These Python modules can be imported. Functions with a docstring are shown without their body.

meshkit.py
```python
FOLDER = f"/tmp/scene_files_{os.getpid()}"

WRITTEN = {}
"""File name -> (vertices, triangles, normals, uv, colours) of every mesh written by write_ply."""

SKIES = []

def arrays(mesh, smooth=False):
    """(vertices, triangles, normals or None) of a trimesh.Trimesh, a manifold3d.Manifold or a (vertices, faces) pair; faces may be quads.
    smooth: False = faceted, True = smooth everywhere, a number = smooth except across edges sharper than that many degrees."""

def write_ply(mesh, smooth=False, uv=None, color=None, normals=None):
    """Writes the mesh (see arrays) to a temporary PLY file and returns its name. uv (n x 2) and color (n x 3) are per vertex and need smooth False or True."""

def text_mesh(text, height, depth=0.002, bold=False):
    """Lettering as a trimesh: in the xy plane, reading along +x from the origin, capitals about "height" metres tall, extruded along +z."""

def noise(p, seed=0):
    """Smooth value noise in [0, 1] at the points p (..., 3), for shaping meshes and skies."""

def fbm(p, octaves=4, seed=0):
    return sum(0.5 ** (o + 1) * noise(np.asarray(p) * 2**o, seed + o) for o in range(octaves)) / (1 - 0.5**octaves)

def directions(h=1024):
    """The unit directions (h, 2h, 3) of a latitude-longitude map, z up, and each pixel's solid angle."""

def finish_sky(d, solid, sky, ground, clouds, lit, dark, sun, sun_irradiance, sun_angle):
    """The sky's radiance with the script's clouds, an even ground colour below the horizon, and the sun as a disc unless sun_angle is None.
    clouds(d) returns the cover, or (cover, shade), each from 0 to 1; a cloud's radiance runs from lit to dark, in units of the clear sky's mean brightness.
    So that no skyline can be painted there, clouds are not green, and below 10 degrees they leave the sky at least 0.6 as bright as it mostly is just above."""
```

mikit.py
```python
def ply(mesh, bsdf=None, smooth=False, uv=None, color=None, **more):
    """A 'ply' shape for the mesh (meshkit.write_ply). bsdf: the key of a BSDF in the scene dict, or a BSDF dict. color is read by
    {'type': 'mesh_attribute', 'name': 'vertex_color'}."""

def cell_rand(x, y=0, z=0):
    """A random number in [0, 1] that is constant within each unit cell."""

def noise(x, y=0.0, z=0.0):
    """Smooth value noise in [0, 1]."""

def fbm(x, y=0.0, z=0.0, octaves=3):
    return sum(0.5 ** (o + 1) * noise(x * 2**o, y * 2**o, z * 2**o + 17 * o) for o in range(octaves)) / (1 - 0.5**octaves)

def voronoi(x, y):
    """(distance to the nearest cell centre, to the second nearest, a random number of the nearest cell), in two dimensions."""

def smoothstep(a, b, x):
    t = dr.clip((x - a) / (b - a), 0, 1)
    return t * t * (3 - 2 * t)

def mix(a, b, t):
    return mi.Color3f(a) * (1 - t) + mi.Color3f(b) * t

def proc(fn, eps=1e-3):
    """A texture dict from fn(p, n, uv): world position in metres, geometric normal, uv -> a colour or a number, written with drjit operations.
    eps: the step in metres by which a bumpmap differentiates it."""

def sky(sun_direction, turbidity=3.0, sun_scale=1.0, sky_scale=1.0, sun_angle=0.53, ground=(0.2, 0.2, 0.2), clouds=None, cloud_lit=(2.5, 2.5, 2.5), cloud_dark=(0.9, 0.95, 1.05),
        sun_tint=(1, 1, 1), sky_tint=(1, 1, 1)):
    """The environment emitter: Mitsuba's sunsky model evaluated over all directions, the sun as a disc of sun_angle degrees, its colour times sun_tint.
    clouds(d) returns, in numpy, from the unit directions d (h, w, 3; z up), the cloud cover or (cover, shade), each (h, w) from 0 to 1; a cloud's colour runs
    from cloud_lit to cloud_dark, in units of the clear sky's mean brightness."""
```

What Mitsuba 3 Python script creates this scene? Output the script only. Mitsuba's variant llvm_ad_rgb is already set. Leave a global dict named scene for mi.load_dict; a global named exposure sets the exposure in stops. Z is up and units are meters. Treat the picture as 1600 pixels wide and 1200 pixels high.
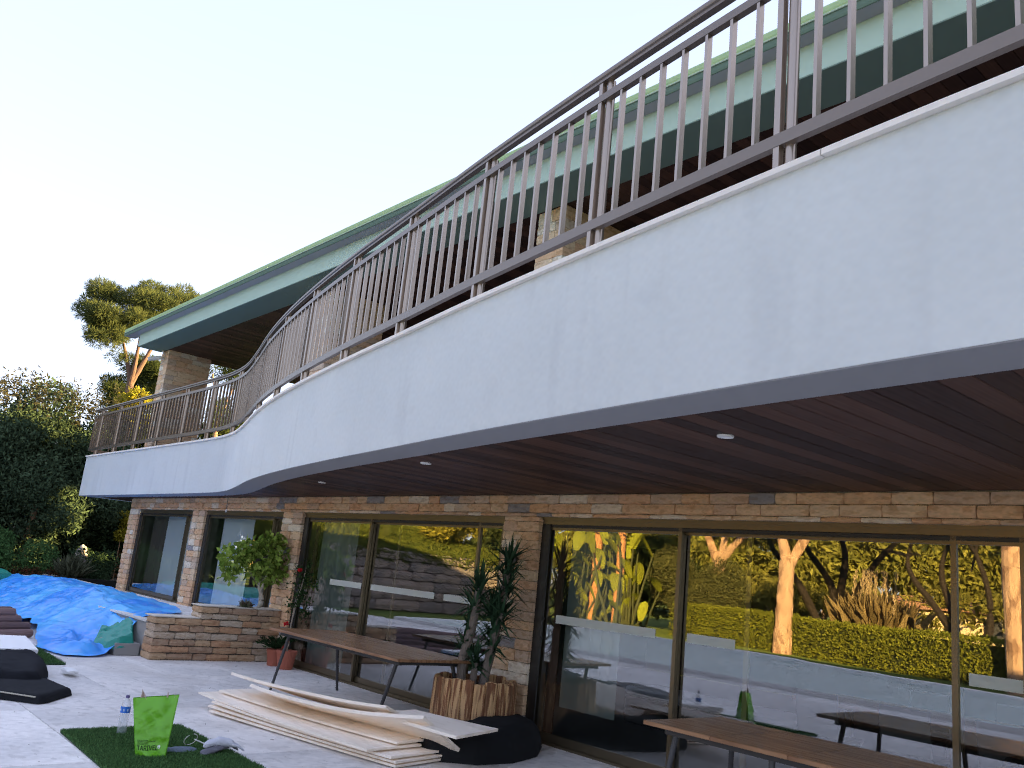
import math
import numpy as np
import trimesh
import shapely
import shapely.geometry as sg
import drjit as dr
import mitsuba as mi
import mikit
import meshkit
from mikit import proc, noise, fbm, smoothstep, mix, cell_rand, voronoi

# ------------------------------------------------------------------ camera, sky, exposure
T4 = mi.ScalarTransform4f
PITCH, ROLL, YAW = math.radians(12.7223), math.radians(5.8682), math.radians(139.9974)
CAM = np.array([0.0, -6.5479, 1.6])
fwd = np.array([math.cos(YAW) * math.cos(PITCH), math.sin(YAW) * math.cos(PITCH), math.sin(PITCH)])
rgt = np.cross(fwd, [0, 0, 1.0]); rgt /= np.linalg.norm(rgt)
upv = np.cross(rgt, fwd)
upv = -math.sin(ROLL) * rgt + math.cos(ROLL) * upv
scene = {"type": "scene"}
labels = {}
scene["camera"] = {"type": "perspective", "fov": 2 * math.degrees(math.atan(800 / 1347.69)), "fov_axis": "x", "near_clip": 0.05, "far_clip": 600.0,
                   "to_world": T4().look_at(origin=CAM.tolist(), target=(CAM + fwd).tolist(), up=upv.tolist())}
SUN_EL, SUN_AZ = math.radians(14.6), math.radians(53)
SUN = [math.cos(SUN_EL) * math.cos(SUN_AZ), math.cos(SUN_EL) * math.sin(SUN_AZ), math.sin(SUN_EL)]
scene["sky"] = mikit.sky(SUN, turbidity=3.0, sun_tint=(1.3, 1.36, 1.15), sky_tint=(1.05, 0.94, 0.97),
                         clouds=lambda d: 0.58, cloud_lit=(1.02, 1.06, 1.42))      # thin even high haze
exposure = 4.25

# ------------------------------------------------------------------ materials
def rgb(*c): return {"type": "rgb", "value": list(map(float, c))}
def prin(color, rough=0.7, metallic=0.0, spec=0.4, two=True, **k):
    d = {"type": "principled", "base_color": color if isinstance(color, dict) else rgb(*color), "roughness": rough, "metallic": metallic, "specular": spec, **k}
    return {"type": "twosided", "bsdf": d} if two else d
VC = {"type": "mesh_attribute", "name": "vertex_color"}
def bump(b, fn, scale=1.0, eps=2e-3):
    return {"type": "twosided", "bsdf": {"type": "bumpmap", "arbitrary": proc(fn, eps), "scale": scale, "bsdf": b}}

def f_stone(p, n, uv):
    r = uv.x; k = uv.y
    c = mix((0.62, 0.36, 0.19), (0.66, 0.45, 0.27), smoothstep(0.0, 0.35, r))
    c = mix(c, (0.63, 0.37, 0.21), smoothstep(0.42, 0.5, r))
    c = mix(c, (0.52, 0.35, 0.23), smoothstep(0.6, 0.68, r))
    c = mix(c, (0.70, 0.57, 0.42), smoothstep(0.8, 0.86, r))
    c = mix(c, (0.27, 0.24, 0.23), smoothstep(0.97, 0.975, r))
    v = fbm(p.x * 14 + r * 50, p.y * 14, p.z * 26, 3)
    w = fbm(p.x * 45, p.y * 45 + r * 31, p.z * 60, 2)
    c = mix(c, mi.Color3f(c) * mi.Color3f(0.72, 0.62, 0.52), smoothstep(0.5, 0.72, v) * 0.7)
    c = mix(c, (0.5, 0.36, 0.2), smoothstep(0.6, 0.8, 1 - v) * 0.35)
    c = mi.Color3f(c) * (0.82 + 0.36 * w)
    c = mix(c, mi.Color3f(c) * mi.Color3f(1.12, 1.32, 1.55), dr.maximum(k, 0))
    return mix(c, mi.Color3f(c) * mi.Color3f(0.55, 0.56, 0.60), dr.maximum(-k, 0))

def f_plaster(p, n, uv):
    a = fbm(p.x * 0.9, p.y * 0.9, p.z * 0.8, 3)
    s = fbm((p.x + p.y * 0.6) * 7, 0.0, p.z * 0.7, 3)
    g = fbm(p.x * 30, p.y * 30, p.z * 30, 2)
    sp = smoothstep(0.8, 0.86, noise(p.x * 5 + 3, p.y * 5, p.z * 3.2))
    c = mix((0.575, 0.60, 0.605), (0.54, 0.565, 0.57), smoothstep(0.35, 0.7, a))
    c = mix(c, (0.48, 0.50, 0.51), smoothstep(0.6, 0.85, s) * 0.4)
    c = mix(c, (0.46, 0.48, 0.49), sp * 0.15)
    return mi.Color3f(c) * (0.96 + 0.08 * g)

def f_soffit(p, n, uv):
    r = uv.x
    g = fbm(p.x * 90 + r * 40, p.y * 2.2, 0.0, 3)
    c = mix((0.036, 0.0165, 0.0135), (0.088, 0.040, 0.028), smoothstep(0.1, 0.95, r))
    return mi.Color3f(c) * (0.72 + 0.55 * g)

def f_paving(p, n, uv):
    r = uv.x
    a = fbm(p.x * 1.4 + r * 9, p.y * 1.4, 0.0, 4)
    b = fbm(p.x * 22, p.y * 22, r, 3)
    d = smoothstep(0.72, 0.82, noise(p.x * 11 + 5, p.y * 16))
    c = mix((0.72, 0.69, 0.66), (0.61, 0.59, 0.57), smoothstep(0.35, 0.7, a))
    c = mix(c, (0.45, 0.43, 0.41), d * 0.4)
    st = smoothstep(0.56, 0.74, fbm(p.x * 0.55 + 4, p.y * 0.8, 2.0, 4))
    c = mix(c, (0.47, 0.44, 0.41), st * 0.55)
    return mi.Color3f(c) * (0.86 + 0.28 * b) * (0.92 + 0.16 * r)

def f_board(p, n, uv):
    a = fbm(p.x * 2 + uv.x * 20, p.y * 14, 0.0, 3)
    c = mix((0.86, 0.77, 0.66), (0.80, 0.70, 0.58), smoothstep(0.4, 0.75, a))
    return mix(c, (0.66, 0.53, 0.40), smoothstep(0.84, 0.9, noise(p.x * 12 + uv.x * 7, p.y * 26)) * 0.3)

def f_table(p, n, uv):
    a = fbm(p.x * 2.4 + uv.x * 13, p.y * 46, uv.x * 5, 3)
    return mix((0.30, 0.155, 0.075), (0.20, 0.095, 0.045), smoothstep(0.35, 0.7, a))

def f_log(p, n, uv):
    a = fbm(uv.x * 200 + p.x * 50, p.y * 50, p.z * 3.5, 3)
    b = fbm(p.x * 16 + uv.x * 9, p.y * 16, p.z * 2.0, 2)
    c = mix((0.60, 0.38, 0.19), (0.23, 0.10, 0.05), smoothstep(0.42, 0.62, a))
    return mix(c, (0.16, 0.075, 0.04), smoothstep(0.52, 0.72, b) * 0.85)

def f_lawn(p, n, uv):
    a = fbm(p.x * 0.7, p.y * 0.7, 0.0, 3); b = fbm(p.x * 25, p.y * 25, 0.0, 2)
    return mi.Color3f(mix((0.055, 0.085, 0.022), (0.10, 0.12, 0.03), a)) * (0.6 + 0.8 * b)

def f_bark(p, n, uv):
    a = fbm(p.x * 7, p.y * 7, p.z * 2.6, 3)
    return mix((0.44, 0.28, 0.18), (0.24, 0.14, 0.09), smoothstep(0.5, 0.68, a))

def f_tarp(p, n, uv):
    a = fbm(p.x * 1.5, p.y * 1.5, p.z * 1.5, 3); b = fbm(p.x * 9, p.y * 5, p.z * 9, 2)
    c = mix((0.035, 0.28, 0.88), (0.09, 0.46, 0.95), smoothstep(0.35, 0.68, a))
    return mix(c, (0.30, 0.45, 0.80), smoothstep(0.62, 0.8, b) * 0.35)

def f_block(p, n, uv):
    a = fbm(p.x * 2 + uv.x * 20, p.y * 2, p.z * 3, 3)
    return mix((0.34, 0.27, 0.23), (0.22, 0.19, 0.18), smoothstep(0.35, 0.7, a + (uv.x - 0.5) * 0.5))

def f_metal(p, n, uv):
    return mi.Float(0.24) + 0.14 * fbm(p.x * 9, p.y * 9, p.z * 2, 2)

def f_wave(p, n, uv):
    return 0.0004 * noise(p.x * 1.7, p.z * 1.1, 3.0) + 0.00012 * noise(p.x * 6.0, p.z * 4.0, 8.0)

MATS = {
    "m_stone": prin(proc(f_stone), 0.85, spec=0.25),
    "m_plaster": prin(proc(f_plaster), 0.75, spec=0.25),
    "m_soffit": prin(proc(f_soffit), 0.5, spec=0.35),
    "m_paving": prin(proc(f_paving), 0.62, spec=0.35),
    "m_board": prin(proc(f_board), 0.7, spec=0.25),
    "m_table": prin(proc(f_table), 0.36, spec=0.5),
    "m_log": prin(proc(f_log), 0.75, spec=0.2),
    "m_lawn": prin(proc(f_lawn), 0.95, spec=0.1),
    "m_bark": prin(proc(f_bark), 0.9, spec=0.15),
    "m_tarp": prin(proc(f_tarp), 0.28, spec=0.5),
    "m_block": prin(proc(f_block), 0.9, spec=0.2),
    "m_metal": prin((0.37, 0.305, 0.255), proc(f_metal), metallic=0.85, spec=0.5),
    "m_rail": prin((0.20, 0.165, 0.14), 0.38, metallic=0.75, spec=0.5),
    "m_bronze": prin((0.165, 0.132, 0.085), 0.30, metallic=0.7, spec=0.5),
    "m_glass": {"type": "bumpmap", "arbitrary": proc(f_wave, 5e-3), "scale": 1.0, "bsdf": {"type": "thindielectric", "int_ior": 2.35, "specular_transmittance": rgb(0.80, 0.86, 0.84)}},
    "m_clear": {"type": "blendbsdf", "weight": 0.2, "a": {"type": "thindielectric", "int_ior": 1.5}, "b": {"type": "twosided", "bsdf": {"type": "diffuse", "reflectance": rgb(0.75, 0.8, 0.86)}}},
    "m_leaf": {"type": "principledthin", "base_color": VC, "roughness": 0.45, "diff_trans": 0.7, "spec_trans": 0.0, "eta": 1.4},
    "m_paint": {"type": "twosided", "bsdf": {"type": "diffuse", "reflectance": VC}},
    "m_matte": prin(VC, 0.85, spec=0.25),
    "m_satin": prin(VC, 0.42, spec=0.5),
    "m_water": prin((0.50, 0.68, 0.68), 0.3, spec=0.3),
}
scene.update(MATS)

# ------------------------------------------------------------------ helpers
counts = {}
def numbered(k):
    n = counts.get(k, 0); counts[k] = n + 1
    return k if n == 0 else f"{k}_{n:03d}"
def tag(key, label=None, cat=None, group=None, kind=None):
    d = {}
    if label: d["label"] = label
    if cat: d["category"] = cat
    if group: d["group"] = group
    if kind: d["kind"] = kind
    if d: labels[key] = d
    return key
def thing(name, label, cat, group=None):
    return tag(numbered(name), label, cat, group)
def add(name, mesh, bsdf, parent=None, smooth=False, color=None, rnd=None, label=None, cat=None, group=None, kind=None):
    key = numbered((parent + "__" if parent else "") + name)
    if isinstance(mesh, tuple) and len(mesh) == 3:
        color = mesh[2]; mesh = mesh[:2]
    if isinstance(mesh, trimesh.Trimesh): mesh = (np.array(mesh.vertices), np.array(mesh.faces))
    v = np.asarray(mesh[0], float); f = np.asarray(mesh[1], int)
    if f.shape[1] == 4: f = np.vstack([f[:, [0, 1, 2]], f[:, [0, 2, 3]]])
    uv = None
    if rnd is not None: uv = np.tile(np.asarray(rnd if np.ndim(rnd) else (rnd, 0.0), float), (len(v), 1)) if np.ndim(rnd) < 2 else rnd
    if color is not None:
        color = np.asarray(color, float)
        if color.ndim == 1: color = np.tile(color, (len(v), 1))
    if smooth is not False and smooth is not True and (uv is not None or color is not None): smooth = False
    scene[key] = mikit.ply((v, f), bsdf, smooth=smooth, uv=uv, color=color)
    tag(key, label, cat, group, kind)
    return key
def cat(*ms):
    V, F, C, o = [], [], [], 0
    for m in ms:
        v = np.asarray(m[0], float); f = np.asarray(m[1], int)
        if f.shape[1] == 4: f = np.vstack([f[:, [0, 1, 2]], f[:, [0, 2, 3]]])
        V.append(v); F.append(f + o); o += len(v)
        if len(m) > 2: C.append(np.asarray(m[2], float) if np.ndim(m[2]) == 2 else np.tile(m[2], (len(v), 1)))
    return (np.vstack(V), np.vstack(F), np.vstack(C)) if C else (np.vstack(V), np.vstack(F))

BV = np.array([[x, y, z] for x in (-1, 1) for y in (-1, 1) for z in (-1, 1)], float)
BF = np.array([[0, 1, 3, 2], [4, 6, 7, 5], [0, 4, 5, 1], [2, 3, 7, 6], [0, 2, 6, 4], [1, 5, 7, 3]])
def box(x0, x1, y0, y1, z0, z1):
    return (np.array([(x0 + x1) / 2, (y0 + y1) / 2, (z0 + z1) / 2]) + BV * np.array([x1 - x0, y1 - y0, z1 - z0]) / 2, BF)
_t = trimesh.creation.box((2, 2, 2)).subdivide(); _t.merge_vertices()
SV, SF = np.array(_t.vertices), np.array(_t.faces)
def rough_box(x0, x1, y0, y1, z0, z1, rng, ch=0.005, bulge=0.008, jit=0.002):
    v = SV.copy(); h = np.array([x1 - x0, y1 - y0, z1 - z0]) / 2; m = np.array([x1 + x0, y1 + y0, z1 + z0]) / 2
    k = np.abs(v).sum(1, keepdims=True)
    p = m + v * h
    p = np.where(k == 3, p - np.sign(v) * ch, p)
    p = np.where(k == 1, p + v * rng.uniform(0, bulge, (len(v), 1)), p)
    p = p + rng.uniform(-jit, jit, p.shape)
    return (p, SF)
def bevel_box(x0, x1, y0, y1, z0, z1, b=0.006):
    import manifold3d as m3
    s = []
    for dx, dy, dz in ((b, b, 0), (b, 0, b), (0, b, b)):
        q = box(x0 + dx, x1 - dx, y0 + dy, y1 - dy, z0 + dz, z1 - dz)[0]; s.append(q)
    h = trimesh.convex.convex_hull(np.vstack(s))
    return (np.array(h.vertices), np.array(h.faces))
def long_box(x0, x1, y0, y1, z0, z1, n=30):
    """A box split along x, so that no triangle is very long."""
    xs_ = np.linspace(x0, x1, n + 1); V = np.vstack([np.c_[xs_, np.full(n + 1, y), np.full(n + 1, z)] for y, z in ((y0, z0), (y1, z0), (y1, z1), (y0, z1))]); L = n + 1
    F = [[k * L + i, ((k + 1) % 4) * L + i, ((k + 1) % 4) * L + i + 1, k * L + i + 1] for k in range(4) for i in range(n)] + [[0, 3 * L, 2 * L, L], [n, L + n, 2 * L + n, 3 * L + n]]
    return (V, np.array(F))
def xf(m, loc=(0, 0, 0), rz=0.0, rx=0.0, ry=0.0):
    v = np.asarray(m[0], float)
    cx, sx = math.cos(rx), math.sin(rx); cy, sy = math.cos(ry), math.sin(ry); cz, sz = math.cos(rz), math.sin(rz)
    R = np.array([[cz, -sz, 0], [sz, cz, 0], [0, 0, 1]]) @ np.array([[cy, 0, sy], [0, 1, 0], [-sy, 0, cy]]) @ np.array([[1, 0, 0], [0, cx, -sx], [0, sx, cx]])
    return (v @ R.T + np.asarray(loc, float),) + tuple(m[1:])
def tube(pts, rad, n=8, cap=True, wob=0.0, rng=None):
    P = np.asarray(pts, float); r = np.broadcast_to(np.asarray(rad, float), (len(P),))
    t = np.gradient(P, axis=0); t /= np.linalg.norm(t, axis=1, keepdims=True) + 1e-12
    a = np.array([0, 0, 1.0]) if abs(t[0, 2]) < 0.9 else np.array([1.0, 0, 0])
    V = []
    for i in range(len(P)):
        u = np.cross(t[i], a); u /= np.linalg.norm(u) + 1e-12; w = np.cross(t[i], u); a = -w if i < 0 else a
        ang = np.arange(n) / n * 2 * np.pi
        rr = r[i] * (1 + (rng.uniform(-wob, wob, n) if rng is not None else 0))
        V.append(P[i] + (np.cos(ang) * rr)[:, None] * u + (np.sin(ang) * rr)[:, None] * w)
    V = np.vstack(V); F = []
    for i in range(len(P) - 1):
        for k in range(n):
            F.append([i * n + k, i * n + (k + 1) % n, (i + 1) * n + (k + 1) % n, (i + 1) * n + k])
    F = np.array(F); F = np.vstack([F[:, [0, 1, 2]], F[:, [0, 2, 3]]])
    if cap:
        V = np.vstack([V, P[0], P[-1]]); a0, a1 = len(V) - 2, len(V) - 1; o = (len(P) - 1) * n
        F = np.vstack([F, [[a0, (k + 1) % n, k] for k in range(n)], [[a1, o + k, o + (k + 1) % n] for k in range(n)]])
    return (V, F)
def lathe(prof, n=24, loc=(0, 0, 0)):
    pr = np.asarray(prof, float); ang = np.arange(n) / n * 2 * np.pi
    V = np.vstack([np.c_[r * np.cos(ang), r * np.sin(ang), np.full(n, z)] for r, z in pr]) + np.asarray(loc, float)
    F = [[i * n + k, i * n + (k + 1) % n, (i + 1) * n + (k + 1) % n, (i + 1) * n + k] for i in range(len(pr) - 1) for k in range(n)]
    F = np.array(F)
    return (V, np.vstack([F[:, [0, 1, 2]], F[:, [0, 2, 3]]]))
def grid_sheet(P, th):
    """P (a,b,3) top points -> closed sheet of thickness th below."""
    a, b = P.shape[:2]; top = P.reshape(-1, 3)
    du = np.gradient(P, axis=0); dv = np.gradient(P, axis=1); n = np.cross(du, dv); n /= np.linalg.norm(n, axis=2, keepdims=True) + 1e-12
    n = np.where(n[..., 2:3] < 0, -n, n).reshape(-1, 3)
    V = np.vstack([top, top - n * th]); o = a * b
    i, j = np.meshgrid(np.arange(a - 1), np.arange(b - 1), indexing="ij"); q = np.stack([i * b + j, (i + 1) * b + j, (i + 1) * b + j + 1, i * b + j + 1], -1).reshape(-1, 4)
    F = [q, q[:, ::-1] + o]
    e = [[k for k in range(b)], [(a - 1) * b + k for k in range(b)], [k * b for k in range(a)], [k * b + b - 1 for k in range(a)]]
    for s in e:
        s = np.array(s); F.append(np.stack([s[:-1], s[1:], s[1:] + o, s[:-1] + o], -1))
    return (V, np.vstack(F))
def ext_curve(C, y_or_n, prof):
    """Sweep a closed profile [(offset along normal, z)] along plan curve C (n,2) with unit normals."""
    n = len(prof); V = np.vstack([np.c_[C + y_or_n * o, np.full(len(C), z)] for o, z in prof]); L = len(C)
    F = []
    for k in range(n):
        a = k * L; b = ((k + 1) % n) * L
        for i in range(L - 1): F.append([a + i, a + i + 1, b + i + 1, b + i])
    F = np.array(F); F = np.vstack([F[:, [0, 1, 2]], F[:, [0, 2, 3]]])
    caps = trimesh.creation.triangulate_polygon(sg.Polygon([(o, z) for o, z in prof]), engine="earcut")[1]
    idx = np.arange(n) * L
    try:
        F = np.vstack([F, idx[caps], (idx + L - 1)[caps][:, ::-1]])
    except Exception:
        pass
    return (V, F)
def heap(poly, hfun, step=0.05, z0=0.0, skirt=True):
    """A heightfield over a plan polygon, closed down to z0 at its rim."""
    p = sg.Polygon(poly); x0, y0, x1, y1 = p.bounds
    xs = np.arange(x0 - step, x1 + step, step); ys = np.arange(y0 - step, y1 + step, step)
    X, Y = np.meshgrid(xs, ys, indexing="ij")
    ins = shapely.contains_xy(p, X.ravel(), Y.ravel()).reshape(X.shape)
    d = shapely.distance(p.exterior, shapely.points(X.ravel(), Y.ravel())).reshape(X.shape)
    # snap outside points of cells that touch the inside onto the rim
    near = np.array([p.exterior.interpolate(p.exterior.project(sg.Point(a, b))).coords[0] for a, b in zip(X.ravel(), Y.ravel())]) if X.size < 90000 else None
    d = np.where(ins, d, 0)
    if near is not None:
        X = np.where(ins, X, near[:, 0].reshape(X.shape)); Y = np.where(ins, Y, near[:, 1].reshape(X.shape))
    Z = hfun(X, Y, d)
    V = np.stack([X, Y, Z], -1).reshape(-1, 3); b = len(ys); F = []
    c = ins[:-1, :-1] | ins[1:, :-1] | ins[1:, 1:] | ins[:-1, 1:]
    i, j = np.nonzero(c)
    q = np.stack([i * b + j, (i + 1) * b + j, (i + 1) * b + j + 1, i * b + j + 1], -1)
    F = np.vstack([q[:, [0, 1, 2]], q[:, [0, 2, 3]]])
    m = trimesh.Trimesh(V, F, process=False); m.update_faces(m.area_faces > 1e-9); m.remove_unreferenced_vertices()
    return (np.array(m.vertices), np.array(m.faces))
def nz(X, Y, s, seed=0, o=3):
    return meshkit.fbm(np.stack([np.asarray(X) * s, np.asarray(Y) * s, np.zeros_like(X) + seed * 7.3], -1), o, seed)

def leaf_cards(P, size, rng, col, var=0.3, aspect=0.5, out=None, bias=0.0, col2=None, fold=0.15):
    n = len(P); size = np.broadcast_to(np.asarray(size, float), (n,)) * rng.uniform(0.7, 1.3, n)
    d = rng.normal(size=(n, 3))
    if out is not None: d = d / np.linalg.norm(d, axis=1, keepdims=True) * (1 - bias) + out * bias
    d /= np.linalg.norm(d, axis=1, keepdims=True) + 1e-9
    s = np.cross(d, rng.normal(size=(n, 3))); s /= np.linalg.norm(s, axis=1, keepdims=True) + 1e-9
    nn = np.cross(d, s)
    L = size[:, None]; W = L * aspect * 0.5
    V = np.stack([P, P + d * L * 0.45 + s * W + nn * L * fold, P + d * L, P + d * L * 0.45 - s * W + nn * L * fold], 1).reshape(-1, 3)
    b = np.arange(n)[:, None] * 4
    F = np.vstack([b + [0, 1, 2], b + [0, 2, 3]])
    c = np.asarray(col, float)[None] * np.ones((n, 1))
    if col2 is not None:
        k = rng.uniform(0, 1, (n, 1)); c = c * (1 - k) + np.asarray(col2)[None] * k
    c = np.clip(c * rng.uniform(1 - var, 1 + var, (n, 1)), 0.003, 0.9)
    return (V, F, np.repeat(c, 4, 0))
def blob(c, r, n, rng, shell=0.55):
    d = rng.normal(size=(n, 3)); d /= np.linalg.norm(d, axis=1, keepdims=True)
    k = shell + (1 - shell) * rng.uniform(0, 1, (n, 1)) ** 0.7
    k *= 0.85 + 0.35 * meshkit.noise(d * 2.2 + np.asarray(c)[None] * 1.7, 3)[:, None]
    return np.asarray(c) + d * k * np.asarray(r), d
def trunk(pts, r0, r1, rng, n=10):
    P = np.asarray(pts, float)
    t = np.linspace(0, 1, len(P)); tt = np.linspace(0, 1, max(6, len(P) * 5))
    from scipy.interpolate import CubicSpline
    Q = CubicSpline(t, P)(tt) if len(P) > 2 else P[0] + tt[:, None] * (P[1] - P[0])
    return tube(Q, np.linspace(r0, r1, len(tt)), n, True, 0.08, rng)

# ------------------------------------------------------------------ ground, lawn, terrace, pool
rng = np.random.default_rng(7)
pool = sg.Polygon([(-23.6, -9.3), (1.6, -9.3), (1.6, -14.6), (-23.6, -19.35)])
ground = sg.box(-260, -260, 260, 260).difference(pool.buffer(0.25, join_style=2))
v2, f2 = trimesh.creation.triangulate_polygon(ground, engine="earcut")
add("lawn_ground", (np.c_[v2, np.full(len(v2), -0.02)], f2), "m_lawn", kind="structure", label="lawn and garden ground around the house and the pool")
PAVX0, PAVX1, PAVY0 = -28.2, 6.0, -9.3
tb = add("terrace", box(PAVX0, PAVX1, PAVY0 + 0.01, 0.05, -0.14, -0.006), "m_matte", color=(0.16, 0.155, 0.15), kind="structure", label="pale stone terrace between the house and the pool")
jx = [PAVX0] + [-27.0 + 2.1 * k for k in range(0, 16)]; jx = [x for x in jx if x < PAVX1] + [PAVX1]
jx = [x - 9.12 + (27.0 - 2.1 * 8) - 0 * x if False else x for x in jx]
SHX = (-9.12 + 27.0) % 2.1
jx = [PAVX0] + [x for x in np.arange(-27.0 + SHX - 2.1, PAVX1, 2.1) if x > PAVX0 + 0.2] + [PAVX1]
jy = [-9.29, -8.42, -7.37, -6.32, -5.27, -4.25, -3.2, -2.15, -1.1, 0.04]
for j in range(len(jy) - 1):
    for i in range(len(jx) - 1):
        g = 0.0042; x0, x1, y0, y1 = jx[i] + g, jx[i + 1] - g, jy[j] + g, jy[j + 1] - g
        b = 0.003
        V = np.array([[x0, y0, -0.05], [x1, y0, -0.05], [x1, y1, -0.05], [x0, y1, -0.05], [x0, y0, -b], [x1, y0, -b], [x1, y1, -b], [x0, y1, -b],
                      [x0 + b, y0 + b, 0], [x1 - b, y0 + b, 0], [x1 - b, y1 - b, 0], [x0 + b, y1 - b, 0]]) + [0, 0, rng.uniform(-0.0012, 0.0)]
        F = np.array([[8, 9, 10, 11]] + [[k, (k + 1) % 4, 4 + (k + 1) % 4, 4 + k] for k in range(4)] + [[4 + k, 4 + (k + 1) % 4, 8 + (k + 1) % 4, 8 + k] for k in range(4)])
        add("paving_slab", (V, F), "m_paving", tb, rnd=rng.uniform())
# small dry leaves and grit on the paving
P = np.c_[rng.uniform(-14, -4.5, 320), rng.uniform(-5.2, -0.2, 320), np.full(320, 0.004)]
lv = leaf_cards(P, rng.uniform(0.006, 0.034, 320), rng, (0.10, 0.07, 0.045), 0.5, 0.5)
lv[0][:, 2] = 0.003 + np.abs(lv[0][:, 2] - 0.004) * 0.25
add("leaf_litter", lv, "m_matte", label="scattered dry leaf crumbs on the pale terrace", cat="leaves", kind="stuff")
# pool: white basin, coping, water
pl = thing("swimming_pool", "long white swimming pool with pale water beyond the terrace", "pool")
pc = np.array(pool.exterior.coords)[:-1]
def ring_walls(c, z0, z1, flip=False):
    V, F = [], []
    for k in range(len(c)):
        a, b = c[k], c[(k + 1) % len(c)]; o = len(V)
        V += [[*a, z0], [*b, z0], [*b, z1], [*a, z1]]; F.append([o, o + 1, o + 2, o + 3])
    return (np.array(V, float), np.array(F))
fl = trimesh.creation.triangulate_polygon(pool, engine="earcut")
add("basin", cat(ring_walls(pc, -1.5, 0.0), (np.c_[fl[0], np.full(len(fl[0]), -1.5)], fl[1])), "m_matte", pl, color=(0.84, 0.84, 0.82))
add("water", (np.c_[fl[0], np.full(len(fl[0]), -0.85)], fl[1]), "m_water", pl)
cop = pool.buffer(0.32, join_style=2).difference(pool.buffer(-0.02, join_style=2)).difference(sg.box(-40, PAVY0, 20, 0))
cm = trimesh.creation.extrude_polygon(cop, 0.11, engine="earcut"); cm.apply_translation([0, 0, -0.015])
add("coping", cm, "m_matte", pl, color=(0.80, 0.79, 0.78))
# raised platform with step in front of the left doors
pf = add("platform", box(-26, -13.16, -1.9, 0.06, 0.0, 0.48), "m_matte", color=(0.28, 0.27, 0.265), kind="structure", label="raised stone platform in front of the two left doors")
for k in range(12):
    add("paving_slab", box(-26 + k * 1.07 + 0.003, -26 + (k + 1) * 1.07 - 0.003, -1.93, 0.03, 0.481, 0.505), "m_paving", pf, rnd=rng.uniform())
add("step", bevel_box(-26, -13.2, -2.28, -1.93, 0.002, 0.17), "m_matte", pf, color=(0.25, 0.245, 0.24))

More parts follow.
